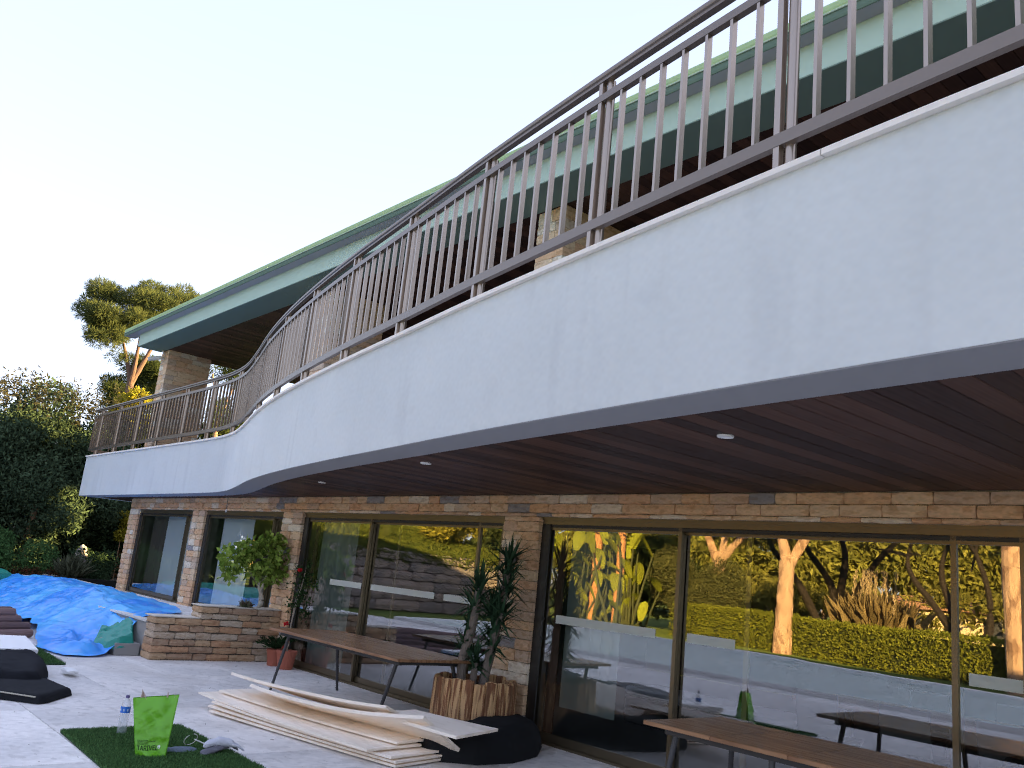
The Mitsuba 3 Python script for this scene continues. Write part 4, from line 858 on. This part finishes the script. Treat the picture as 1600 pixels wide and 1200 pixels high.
# ------------------------------------------------------------------ garden left of the house
G = np.random.default_rng(101)
def shrub(name, label, clumps, n_per_m2, size, col, col2, cat_="shrub", var=0.4, stem=None, aspect=0.45, group=None, shell=0.5, extra=None):
    t = thing(name, label, cat_, group); parts = []
    for c, r in clumps:
        r = np.asarray(r, float); area = 4 * np.pi * ((r[0] * r[1]) ** 1.6 / 3 + (r[0] * r[2]) ** 1.6 / 3 + (r[1] * r[2]) ** 1.6 / 3) ** (1 / 1.6)
        p, d = blob(c, r, int(area * n_per_m2), G, shell); p = p[p[:, 2] > 0.02]
        parts.append(leaf_cards(p, size, G, col, var, aspect, None, 0, col2))
    if extra: parts += extra
    add("crown", cat(*parts), "m_leaf", t)
    if stem is not None: add("trunk", cat(*stem), "m_bark", t, smooth=60)
    return t
def clumps(c, R, n, r, seed):
    g = np.random.default_rng(seed); out = []
    for k in range(n):
        d = g.normal(size=3); d /= np.linalg.norm(d); q = np.asarray(c) + d * np.asarray(R) * g.uniform(0.55, 1.0); rr = r * g.uniform(0.7, 1.35)
        out.append((q, (rr, rr, rr * 0.85)))
    return out
DK, DK2 = (0.055, 0.088, 0.05), (0.11, 0.155, 0.085)
feather = []
for k in range(300):
    p0 = np.array([-27.2 + G.uniform(-1.2, 1.5), G.uniform(-3.8, 1.4), 4.5 + G.uniform(0, 0.75)]); L = G.uniform(0.35, 0.95); d = np.array([G.normal(0, 0.22), G.normal(0, 0.22), 1.0]) * L
    ts = np.linspace(0.2, 1, 12); feather.append(leaf_cards(p0 + ts[:, None] * d, 0.13, G, (0.075, 0.07, 0.04), 0.4, 0.3))
shrub("tall_shrub", "tall dark evergreen shrub with feathery tips beside the left end of the balcony", clumps((-27.2, -0.5, 3.2), (1.4, 1.75, 2.0), 40, 0.62, 1) + clumps((-27.4, 0.6, 4.4), (0.7, 0.8, 0.7), 9, 0.5, 71) + [((-27.2, -0.7, 2.6), (1.2, 1.4, 2.4))], 190, 0.13, DK, DK2, stem=[trunk([(-27.2, -0.7, 0), (-27.1, -0.6, 3.0)], 0.14, 0.05, G)], extra=feather)
shrub("tall_shrub", "tall dark evergreen shrub at the left edge of the picture", clumps((-27.0, -3.6, 2.8), (1.5, 1.6, 1.95), 30, 0.62, 2) + [((-27.0, -3.6, 2.3), (1.2, 1.3, 2.1))], 180, 0.13, DK, (0.085, 0.13, 0.06), stem=[trunk([(-27.0, -3.6, 0), (-26.9, -3.5, 3.0)], 0.14, 0.05, G)])
shrub("tall_shrub", "tall dark shrub behind the left corner column of the house", clumps((-29.0, 2.4, 2.5), (1.6, 1.9, 1.8), 26, 0.7, 3) + [((-29.0, 2.4, 2.0), (1.3, 1.5, 2.0))], 130, 0.14, (0.04, 0.07, 0.04), (0.08, 0.12, 0.06), stem=[trunk([(-29.0, 2.4, 0), (-28.9, 2.4, 2.6)], 0.12, 0.05, G)])
for k, (y, h) in enumerate(((5.6, 7.6), (9.4, 9.0), (13.2, 9.5))):
    shrub("background_tree", ["mid green tree seen under the railing left of the leftmost pillar", "mid green tree seen through the gap beside the leftmost pillar", "mid green tree seen under the railing right of the leftmost pillar"][k], clumps((-39.5, y, h * 0.5), (1.4, 2.2, h * 0.42), 24, 0.9, 190 + k), 55, 0.22, (0.03, 0.045, 0.02), (0.07, 0.085, 0.03), cat_="tree", stem=[trunk([(-39.5, y, 0), (-39.4, y, h * 0.6)], 0.15, 0.07, G, 8)])
for k, (y, h) in enumerate(((-6.0, 5.5), (-2.6, 5.0), (0.6, 4.6), (3.6, 4.6))):
    shrub("background_tree", ["dense dark tree left of the picture's left edge behind the tall shrubs", "dense dark tree behind the two tall shrubs", "dense dark tree behind the balcony's left end", "dense dark tree behind the house corner"][k], clumps((-32.5, y, h * 0.5), (1.4, 1.8, h * 0.42), 22, 0.85, 90 + k), 60, 0.2, (0.012, 0.022, 0.01), (0.03, 0.045, 0.02), cat_="tree", stem=[trunk([(-32.5, y, 0), (-32.4, y, h * 0.6)], 0.15, 0.07, G, 8)])
shrub("low_bush", "low rounded mid green bush at the left edge above the tarpaulin", clumps((-25.4, -1.7, 0.85), (0.7, 1.1, 0.5), 16, 0.42, 4), 330, 0.085, (0.055, 0.125, 0.045), (0.11, 0.20, 0.07), cat_="bush")
shrub("low_bush", "low dark bush between the pale rock and the house corner", clumps((-25.8, 0.75, 0.8), (0.5, 0.55, 0.55), 12, 0.36, 5), 330, 0.085, (0.04, 0.075, 0.04), (0.075, 0.12, 0.055), cat_="bush")
rk = trimesh.creation.icosphere(3, 1.0); v = np.array(rk.vertices); v *= (1 + 0.5 * (meshkit.fbm(v * 1.6, 3, 5)[:, None] - 0.5)); v = v * [0.14, 0.16, 0.30] + [-25.6, 0.40, 1.05]
add("garden_rock", cat((v, rk.faces), (np.array(rk.vertices) * [0.07, 0.07, 0.45] + [-25.6, 0.40, 0.5], rk.faces)), "m_matte", color=(0.40, 0.36, 0.34), smooth=False, label="pale upright garden rock between the bushes left of the house", cat="rock")
gt = thing("ornamental_grass", "spray of fine grey green grass blades behind the tarpaulin", "grass tuft")
P = np.tile([[-24.9, 0.05, 0.45]], (500, 1)) + G.normal(0, 0.06, (500, 3)) * [1, 1, 0.1]; d = G.normal(0, 0.5, (500, 3)); d[:, 2] = np.abs(d[:, 2]) * 0.4 + 0.7; d /= np.linalg.norm(d, axis=1, keepdims=True)
add("blades", leaf_cards(P, 0.55, G, (0.13, 0.14, 0.09), 0.35, 0.022, d, 0.97), "m_leaf", gt)
fl_ = []
for k in range(60):
    p, dd = blob((-24.9 + G.uniform(-0.2, 0.2), G.uniform(-3.0, -0.2), 0.55 + G.uniform(-0.02, 0.08)), (0.11, 0.13, 0.10), 26, G, 0.3); fl_.append(leaf_cards(p, 0.06, G, (0.16, 0.05, 0.035), 0.4, 0.6, None, 0, (0.03, 0.05, 0.02)))
add("flower_bed", cat(*fl_), "m_leaf", label="row of low reddish orange bedding plants behind the tarpaulin", cat="flowers", kind="stuff")
add("garden_bed", cat(box(-30, -24.6, -4.2, 3.0, -0.02, 0.44)), "m_matte", color=(0.05, 0.04, 0.03), kind="structure", label="raised bed of dark soil at the left end of the terrace")
add("bed_edging", box(-24.6, -24.52, -4.2, 3.0, -0.02, 0.52), "m_matte", "garden_bed", color=(0.02, 0.02, 0.022))

def needles(c, r, n, rr, size=0.3, col=(0.05, 0.075, 0.03), col2=(0.10, 0.12, 0.04), shell=0.45):
    p, d = blob(c, r, n, rr, shell); d = d + [0, 0, 0.5]; d /= np.linalg.norm(d, axis=1, keepdims=True)
    return leaf_cards(p, size, rr, col, 0.35, 0.11, d, 0.55, col2, 0.02)
def pine(label, base, fork, ends, crowns, r0, dens=420, size=0.3, group=None, seed=1, bark="m_bark", name="pine_tree", col=(0.05, 0.075, 0.03), col2=(0.10, 0.12, 0.04), mid=None):
    rr = np.random.default_rng(seed); base = np.asarray(base, float); fork = np.asarray(fork, float)
    m_ = (base + fork) / 2 + (np.array(mid) if mid else 0)
    t = thing(name, label, "pine tree", group)
    tr = [trunk([base - [0, 0, 0.1], m_, fork], r0, r0 * 0.78, rr, 14)]
    for k, e in enumerate(ends):
        e = np.asarray(e, float); tr.append(trunk([fork - [0, 0, r0], (fork + e) / 2 + rr.normal(0, 0.12, 3) * np.linalg.norm(e - fork) * 0.35, e], r0 * 0.66, r0 * 0.25, rr, 10))
    add("trunk", cat(*tr), bark, t, smooth=60, color=(0.14, 0.085, 0.065))
    cr = []
    for c, R, n in crowns:
        for q, r3 in clumps(c, R, n, 0.32 * float(np.mean(R)), int(seed * 100 + n)):
            a = np.asarray(r3) * [1.15, 1.15, 0.8]; cr.append(needles(q, a, int(dens * a[0] * a[1] * 4), rr, size, col, col2))
    add("crown", cat(*cr), "m_leaf", t)
    return t
pine("umbrella pine with a forked orange trunk rising behind the left end of the roof", (-42, 5.75, 0), (-42, 5.45, 8.9), [(-42, 4.75, 10.6), (-42.2, 5.5, 11.2), (-41.5, 6.2, 11.5)],
     [((-42, 4.1, 11.9), (1.4, 1.25, 1.35), 36), ((-42, 5.9, 12.6), (1.4, 1.4, 0.95), 26), ((-42.2, 7.3, 12.9), (1.3, 1.2, 0.9), 24), ((-42, 4.0, 10.7), (0.9, 0.95, 0.55), 14), ((-42, 4.6, 9.9), (0.6, 0.7, 0.4), 4)], 0.20, 560, 0.25, bark="m_matte", col=(0.07, 0.10, 0.045), col2=(0.16, 0.175, 0.06), seed=3, mid=(0, -0.15, 0))
pine("dark lower pine behind the leftmost upper pillar", (-46, 7.2, 0), (-46, 7.2, 7), [(-46, 6.8, 9), (-46, 7.8, 9.2)], [((-46, 6.9, 9.3), (1.3, 1.35, 1.5), 26), ((-46, 8.3, 9.6), (1.3, 1.3, 1.3), 18)], 0.2, 420, 0.32, seed=5)
pine("pine seen through the gap right of the leftmost upper pillar", (-38, 8.4, 0), (-38, 8.3, 7.2), [(-38, 7.7, 9.3), (-38, 8.9, 9.4)], [((-38, 8.2, 9.6), (1.1, 1.3, 0.7), 14), ((-38, 8.6, 7.4), (0.9, 1.1, 0.8), 10)], 0.13, 300, 0.3, seed=6)
shrub("yellow_shrub", "sunlit yellow green shrub top behind the railing end", clumps((-33.5, 3.3, 6.3), (0.8, 0.75, 0.75), 12, 0.33, 8), 260, 0.12, (0.26, 0.25, 0.03), (0.38, 0.33, 0.04), stem=[trunk([(-33.5, 3.4, 0), (-33.5, 3.3, 6)], 0.12, 0.05, G)])
shrub("yellow_shrub", "small sunlit yellow shrub glowing in the dark foliage left of the house corner", clumps((-26.9, 1.72, 2.05), (0.14, 0.2, 0.36), 8, 0.15, 9), 420, 0.10, (0.30, 0.27, 0.03), (0.42, 0.36, 0.05), stem=[trunk([(-26.95, 1.75, 0), (-26.9, 1.72, 1.95)], 0.012, 0.008, G)])
shrub("yellow_shrub", "yellow green shrub seen through the railing right of the leftmost pillar", clumps((-32.0, 6.6, 4.9), (0.9, 1.2, 0.9), 14, 0.4, 10), 200, 0.13, (0.20, 0.21, 0.03), (0.30, 0.28, 0.04), stem=[trunk([(-32.0, 6.6, 0), (-32, 6.6, 4.8)], 0.1, 0.05, G)])

# ------------------------------------------------------------------ garden across the pool (seen mirrored in the glass doors)
Q = np.random.default_rng(202)
def line_y(x): return -20.0 - 0.25 * (-9.9 - x)          # front of the hedge
def hedge(label, x0, x1, h, seed):
    rr = np.random.default_rng(seed); n = int((x1 - x0) * 1.2 * 900)
    t = thing("hedge", label, "hedge")
    u = rr.uniform(x0, x1, n); w = rr.uniform(-1.1, 0.0, n); z = rr.uniform(0, h, n); side = rr.uniform(size=n)
    w = np.where(side < 0.62, rr.normal(-0.03, 0.05, n), w); z = np.where(side < 0.62, z, h + rr.normal(0, 0.04, n))
    y = line_y(u) + w + 0.12 * (nz(u, z, 1.2, seed) - 0.5); z = z + 0.10 * (nz(u, u * 0, 1.0, seed + 1) - 0.5)
    add("leaves", leaf_cards(np.c_[u, y, z], 0.10, rr, (0.14, 0.16, 0.022), 0.4, 0.6, None, 0, (0.26, 0.26, 0.035)), "m_leaf", t)
    xs_ = np.linspace(x0, x1, 40)
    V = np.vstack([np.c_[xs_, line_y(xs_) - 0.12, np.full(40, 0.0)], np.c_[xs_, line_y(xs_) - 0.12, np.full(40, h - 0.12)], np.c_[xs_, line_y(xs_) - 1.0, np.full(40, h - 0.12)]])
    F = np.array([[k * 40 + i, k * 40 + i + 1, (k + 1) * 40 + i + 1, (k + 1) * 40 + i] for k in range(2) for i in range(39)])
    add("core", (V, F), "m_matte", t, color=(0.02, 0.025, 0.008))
hedge("sunlit hedge beyond the pool left of the thick pine trunk, in the right door", -24.0, -17.6, 1.3, 5)
hedge("sunlit hedge beyond the pool right of the thick pine trunk, in the right door", -17.5, -3.0, 1.25, 6)
pine("thick forked orange pine trunk beyond the pool, mirrored in the middle of the right door", (-17.55, -21.6, 0), (-17.8, -22.2, 3.35), [(-19.1, -22.6, 6.0), (-16.6, -22.6, 6.0)], [((-18.2, -23.6, 6.6), (4.2, 3.0, 1.3), 34)], 0.34, 80, 0.5, seed=11, col=(0.022, 0.032, 0.014), col2=(0.045, 0.055, 0.02))
pine("forked orange pine trunk rising behind the olive bush, mirrored left in the right door", (-23.0, -25.3, 0), (-23.0, -25.3, 3.4), [(-24.8, -25.8, 5.6), (-22.6, -25.6, 5.6), (-21.3, -25.2, 4.6)], [((-23.2, -27.2, 6.0), (4.0, 2.6, 1.6), 34)], 0.30, 80, 0.5, seed=12, col=(0.022, 0.032, 0.014), col2=(0.045, 0.055, 0.02))
pine("straight pale pine trunk mirrored at the right edge of the right door", (-9.0, -19.2, 0), (-9.2, -19.4, 6.2), [(-10, -19.6, 8), (-8.2, -19.6, 8)], [((-9.2, -19.6, 9.0), (2.4, 2.4, 1.0), 20)], 0.29, 90, 0.5, seed=13)
def dark_tree(label, base, stems_, crowns, seed, r0=0.16):
    rr = np.random.default_rng(seed); t = thing("dark_tree", label, "tree"); b = np.asarray(base, float); tr = []
    for s in stems_:
        P = [b + np.asarray(q) for q in s]; tr.append(trunk(P, r0 * 0.8, r0 * 0.35, rr, 8))
        for k in range(3):
            e = P[-1] + rr.normal(0, 0.7, 3) + [0, 0, 0.7]; tr.append(trunk([P[-1], (P[-1] + e) / 2 + rr.normal(0, 0.12, 3), e], r0 * 0.33, r0 * 0.12, rr, 6))
    add("trunk", cat(*tr), "m_matte", t, smooth=60, color=(0.025, 0.018, 0.014))
    cr = []
    for c, R, n in crowns:
        for q, r3 in clumps(np.asarray(c) + b, R, n, 0.28 * float(np.mean(R)), seed + n): cr.append(needles(q, r3, int(170 * r3[0] * r3[1] * 4), rr, 0.36, (0.03, 0.045, 0.02), (0.06, 0.075, 0.03)))
    add("crown", cat(*cr), "m_leaf", t)
dark_tree("dark many stemmed tree beyond the hedge, mirrored near the right edge of the right door", (-12.4, -23.8, 0), [[(0, 0, 0), (-0.4, 0, 1.6), (-1.3, 0.1, 2.8), (-1.7, 0, 3.8)], [(0, 0, 0), (-0.1, 0.1, 1.8), (-0.5, 0, 3.0), (-0.3, 0, 4.2)], [(0.1, 0, 0), (0.9, 0, 1.2), (1.0, 0, 2.6), (0.6, 0, 4.0)]], [((0, 0, 5.2), (2.6, 2.2, 0.8), 18)], 31, 0.2)
dark_tree("dark wide branching tree mirrored left of the pampas grass in the right door", (-20.6, -30.5, 0), [[(0, 0, 0), (0.1, 0, 2.6), (-0.9, 0, 4.0), (-1.4, 0, 5.2)], [(0.2, 0, 0), (0.5, 0, 2.8), (0.6, 0, 4.2), (0.2, 0, 5.4)], [(0.3, 0, 0), (1.3, 0, 2.8), (2.3, 0, 4.2), (3.2, 0, 5.2)], [(-0.2, 0, 0), (-1.5, 0, 2.6), (-2.8, 0, 4.0), (-3.4, 0, 5.2)]], [((0, 0, 6.4), (4.6, 3.0, 0.9), 26), ((-3.4, 0, 5.8), (1.5, 1.5, 0.7), 8)], 32, 0.26)
shrub("olive_bush", "large grey green bush behind the hedge, mirrored left in the right door", clumps((-24.2, -25.0, 1.9), (2.4, 1.4, 1.3), 26, 0.75, 14), 190, 0.115, (0.085, 0.095, 0.04), (0.16, 0.155, 0.055), cat_="bush")
pg_ = thing("pampas_grass", "pale pampas grass plumes beyond the hedge, mirrored in the right door", "grass tuft")
P = np.tile([[-16.4, -26.2, 0.3]], (900, 1)) + Q.normal(0, 0.4, (900, 3)) * [1, 0.6, 0.1]; d = Q.normal(0, 0.4, (900, 3)); d[:, 2] = 1.0; d /= np.linalg.norm(d, axis=1, keepdims=True)
add("blades", leaf_cards(P, 1.9, Q, (0.26, 0.19, 0.09), 0.3, 0.02, d, 0.97), "m_leaf", pg_)
pl_ = []
for k in range(16):
    b = np.array([-16.4 + Q.normal(0, 0.55), -26.2 + Q.normal(0, 0.3), 1.7]); ts = np.linspace(0, 1.5, 30); dd = np.array([Q.normal(0, 0.08), 0, 1.0])
    pl_.append(leaf_cards(b + ts[:, None] * dd, 0.22, Q, (0.45, 0.34, 0.20), 0.2, 0.3, np.tile(dd, (30, 1)), 0.7))
add("plumes", cat(*pl_), "m_leaf", pg_)
# palms and strelitzia bank at the far left end of the pool
def big_leaf(base, d, L, W, col, rr, nseg=6, droop=0.3):
    d = np.asarray(d, float); d /= np.linalg.norm(d); s = np.cross(d, [0, 0, 1.0]); s /= np.linalg.norm(s) + 1e-9
    ts = np.linspace(0, 1, nseg + 1); V, F = [], []
    for k, t_ in enumerate(ts):
        c = base + d * L * t_ - np.array([0, 0, droop * L * t_ ** 2]); w = W * math.sin(math.pi * min(1, 0.08 + 0.92 * t_)) ** 0.6 * 0.5
        V += [c - s * w + [0, 0, 0.15 * w], c, c + s * w + [0, 0, 0.15 * w]]
    for k in range(nseg):
        a = 3 * k; F += [[a, a + 1, a + 4, a + 3], [a + 1, a + 2, a + 5, a + 4]]
    F = np.array(F); return (np.array(V), np.vstack([F[:, [0, 1, 2]], F[:, [0, 2, 3]]]), np.tile(np.asarray(col) * rr.uniform(0.7, 1.25), (len(V), 1)))
def strelitzia(label, base, n, seed, H_=3.2):
    rr = np.random.default_rng(seed); t = thing("banana_plant", label, "plant"); b = np.asarray(base, float); out, st_ = [], []
    for k in range(n):
        q = b + [rr.normal(0, 0.5), rr.normal(0, 0.5), 0]; top = q + [rr.normal(0, 0.35), rr.normal(0, 0.35), rr.uniform(0.12, 1.0) * H_]
        st_.append(tube([q, (q + top) / 2 + rr.normal(0, 0.05, 3), top], [0.07, 0.05, 0.03], 6))
        d = np.array([rr.normal(0, 0.5), rr.normal(0, 0.5) + 0.25, rr.uniform(0.5, 1.6)])
        add("leaf", big_leaf(top, d, rr.uniform(1.0, 1.6), rr.uniform(0.4, 0.6), (0.30, 0.32, 0.035), rr), "m_leaf", t)
    add("stems", cat(*st_), "m_matte", t, color=(0.06, 0.065, 0.025))
for k, (x, y) in enumerate(((-24.8, -21.2), (-26.2, -20.2), (-27.4, -18.8), (-25.6, -22.2))):
    strelitzia(["big leaved sunlit plant nearest the hedge at the pool end", "big leaved sunlit plant behind the two palm trunks at the pool end", "big leaved sunlit plant beside the block wall", "big leaved sunlit plant furthest back behind the pool end"][k], (x, y, 0), 28, 300 + k, 3.8)
def palm(label, base, h, seed):
    rr = np.random.default_rng(seed); t = thing("palm_tree", label, "palm tree"); b = np.asarray(base, float)
    zz = np.linspace(0, h, 40); add("trunk", tube(np.c_[np.full(40, b[0]) + 0.1 * np.sin(zz * 0.4), np.full(40, b[1]), zz], 0.17 + 0.02 * (np.arange(40) % 2), 12), "m_matte", t, color=(0.42, 0.19, 0.07))
    out = []
    for k in range(26):
        a = rr.uniform(0, 6.28); el = rr.uniform(-0.2, 1.2); d = np.array([math.cos(a) * math.cos(el), math.sin(a) * math.cos(el), math.sin(el)]); ts = np.linspace(0.12, 1, 22)
        sp = b + [0, 0, h] + ts[:, None] * d * 2.1 - np.c_[np.zeros((22, 2)), 0.7 * ts ** 2]; s = np.cross(d, [0, 0, 1]); s /= np.linalg.norm(s)
        for sg_ in (-1, 1): out.append(leaf_cards(sp, 0.5, rr, (0.14, 0.15, 0.03), 0.3, 0.08, np.tile(s * sg_ + d * 0.5, (22, 1)), 0.92))
    add("fronds", cat(*out), "m_leaf", t)
palm("palm with ringed orange trunk, left of a pair, mirrored in the right door", (-25.9, -20.6, 0), 5.2, 41)
palm("palm with ringed orange trunk, right of a pair, mirrored in the right door", (-24.9, -21.0, 0), 5.6, 42)
sp_ = thing("spiky_plant", "sunlit rosette of long pointed leaves by the stone wall, mirrored in the right door", "plant")
add("leaves", rosette((-25.6, -17.7, 1.0), 60, 1.1, True, Q, (0.26, 0.25, 0.05)), "m_leaf", sp_)
add("stem", tube([[-25.6, -17.7, 0], [-25.6, -17.7, 1.0]], 0.12, 8), "m_bark", sp_)
# block retaining wall with lawn on top
bw = thing("block_wall", "retaining wall of large grey brown stone blocks at the left end of the terrace, mirrored in the wide middle door", "wall")
add("core", box(-29.6, -28.72, -18.6, -7.0, 0.0, 2.2), "m_matte", bw, color=(0.12, 0.10, 0.09))
z = 0.0
for rw in range(6):
    h = [0.42, 0.36, 0.40, 0.34, 0.38, 0.36][rw]; y = -18.6
    while y < -7.0 - 1e-3:
        l = Q.uniform(0.6, 1.3)
        if -7.0 - y - l < 0.4: l = -7.0 - y
        add("block", rough_box(-28.85, -28.55 + Q.uniform(-0.02, 0.05), y + 0.01, y + l - 0.01, z + 0.01, z + h - 0.01, Q, 0.03, 0.05, 0.015), "m_block", bw, rnd=Q.uniform())
        y += l
    z += h
gx = np.c_[Q.uniform(-36, -28.5, 26000), Q.uniform(-19, -6.6, 26000)]
gx[:9000, 0] = Q.uniform(-29.2, -28.45, 9000)
hz = 2.25 + 0.22 * np.clip(-28.6 - gx[:, 0], -0.2, 6) 
hz[:9000] -= Q.uniform(0, 0.35, 9000) * (Q.uniform(size=9000) < 0.5)
add("upper_lawn", (np.array([[-28.7, -19, 2.2], [-28.7, -6.6, 2.2], [-38, -6.6, 4.0], [-38, -19, 4.0]]), np.array([[0, 1, 2, 3]])), "m_lawn", kind="structure", label="sloping lawn above the block wall")
add("bank_grass", leaf_cards(np.c_[gx, hz - 0.05], 0.2, Q, (0.07, 0.10, 0.025), 0.4, 0.25, None, 0, (0.16, 0.17, 0.03)), "m_leaf", label="rough grass hanging over the top of the block wall", cat="grass", kind="stuff")
shrub("gold_bush", "sunlit golden bush on the lawn above the block wall, mirrored in the wide middle door", clumps((-31.5, -16.8, 4.0), (1.0, 1.6, 0.9), 14, 0.55, 17), 90, 0.17, (0.22, 0.20, 0.03), (0.34, 0.29, 0.05), cat_="bush")
shrub("gold_bush", "sunlit golden bush left on the bank, mirrored at the left of the wide middle door", clumps((-32.2, -9.2, 4.0), (0.9, 1.4, 0.6), 10, 0.45, 18), 90, 0.17, (0.25, 0.24, 0.03), (0.36, 0.32, 0.05), cat_="bush")
for k, (y, lab) in enumerate(((-13.2, "left"), (-11.2, "right"))):
    t = thing("agave", f"spiky sunlit agave on the bank above the block wall, {lab} of two", "plant"); add("leaves", rosette((-31.0, y, 2.9), 26, 0.9, True, Q, (0.16, 0.17, 0.05)), "m_leaf", t)
pine("pine on the bank above the block wall, mirrored in the wide middle door", (-34.5, -14.6, 3.2), (-34.5, -14.7, 7.0), [(-35.4, -15.2, 9), (-33.8, -14.4, 9)], [((-34.5, -14.8, 9.6), (2.4, 2.4, 1.0), 18)], 0.2, 90, 0.5, seed=14)
for k in range(9):
    y = -8.5 - k * 2.6; x = -41 - Q.uniform(0, 4)
    shrub("backdrop_tree", "dark tree in the row closing the bank behind the block wall", clumps((x, y, 5.5), (2.2, 1.9, 3.0), 18, 1.0, 60 + k), 22, 0.42, (0.03, 0.045, 0.02), (0.07, 0.085, 0.03), cat_="tree", group="dark trees closing the bank behind the block wall", stem=[trunk([(x, y, 1.0), (x, y, 5)], 0.2, 0.1, Q, 8)])
# far sunlit trees and houses across the garden
for k in range(13):
    x = -64 + k * 5.2; y = -50 - 5 * Q.uniform() + 0.10 * (x + 30); h = 8.0 + Q.uniform(0, 2.0)
    shrub("backdrop_pine", "sunlit pine in the far row beyond the hedge", clumps((x, y, h * 0.58), (2.9, 2.2, h * 0.36), 30, 1.25, 700 + k), 9, 0.62, (0.16, 0.165, 0.035), (0.28, 0.26, 0.055), cat_="pine tree", group="sunlit pines in the far row beyond the hedge", stem=[trunk([(x, y, 0), (x + 0.3, y, h * 0.7)], 0.25, 0.12, Q, 8)])
for k in range(7):
    x = -45 + k * 4.4; y = -45 - 2 * Q.uniform() + 0.1 * (x + 30)
    shrub("middle_tree", "rounded olive tree in the middle distance beyond the hedge", clumps((x, y, 2.2), (2.1, 1.6, 0.9), 14, 0.9, 720 + k), 16, 0.42, (0.14, 0.14, 0.035), (0.26, 0.23, 0.05), cat_="tree", group="olive trees in the middle distance beyond the hedge", stem=[trunk([(x, y, 0), (x + 0.2, y, 2.2)], 0.16, 0.08, Q, 8)])
def villa(label, x, y, w, d, h, seed):
    t = thing("villa", label, "house")
    add("wall", box(x, x + w, y - d, y, 0, h), "m_matte", t, color=(0.66, 0.52, 0.33))
    add("roof", (np.array([[x - 0.4, y + 0.4, h], [x + w + 0.4, y + 0.4, h], [x + w + 0.4, y - d - 0.4, h], [x - 0.4, y - d - 0.4, h], [x + 1.5, y - d / 2, h + 0.8], [x + w - 1.5, y - d / 2, h + 0.8]]), np.array([[0, 1, 5], [0, 5, 4], [2, 3, 4], [2, 4, 5], [1, 2, 5], [3, 0, 4], [0, 2, 1], [0, 3, 2]])), "m_matte", t, color=(0.36, 0.19, 0.10))
    for k in range(int(w / 2.2)):
        add("window", box(x + 0.8 + k * 2.2, x + 1.7 + k * 2.2, y - 0.02, y + 0.03, 1.0, 2.1), "m_satin", t, color=(0.05, 0.05, 0.06))
villa("low cream villa with tiled roof beyond the hedge, mirrored behind the pampas grass", -27, -45, 9, 6, 2.3, 1)
villa("low cream villa with tiled roof, mirrored behind the dark many stemmed tree", -17, -44, 9, 6, 2.3, 2)
shrub("dark_bush", "dark bush behind the big leaved plants at the pool end", clumps((-29.0, -24.5, 2.0), (2.2, 1.4, 1.6), 22, 0.8, 141), 60, 0.2, (0.012, 0.02, 0.008), (0.03, 0.045, 0.018), cat_="bush")
shrub("dark_bush", "dark bush between the big leaved plants and the olive bush", clumps((-27.5, -27.0, 2.6), (1.8, 1.4, 2.2), 22, 0.8, 142), 60, 0.2, (0.012, 0.02, 0.008), (0.03, 0.045, 0.018), cat_="bush")
# tall trees behind the house that shade the shrubs on the left
for k, (x, y, h) in enumerate(((-23.3, 11.3, 9.0), (-27.9, 11.6, 8.6), (-30.6, 12.3, 8.8), (-33.6, 12.6, 8.6), (-19.6, 13.4, 10.0))):
    shrub("shade_tree", ["broad tree standing just off the left rear corner of the house", "broad tree second from the house's left rear corner", "broad tree third from the house's left rear corner", "broad tree furthest left behind the house", "tall tree behind the left rear corner tree"][k], clumps((x, y, h * 0.52), (1.7, 1.7, h * 0.44), 34, 0.95, 80 + k), 52, 0.40, (0.04, 0.06, 0.025), (0.09, 0.11, 0.035), cat_="tree", stem=[trunk([(x, y, 0), (x, y, h * 0.7)], 0.22, 0.1, G, 8)])
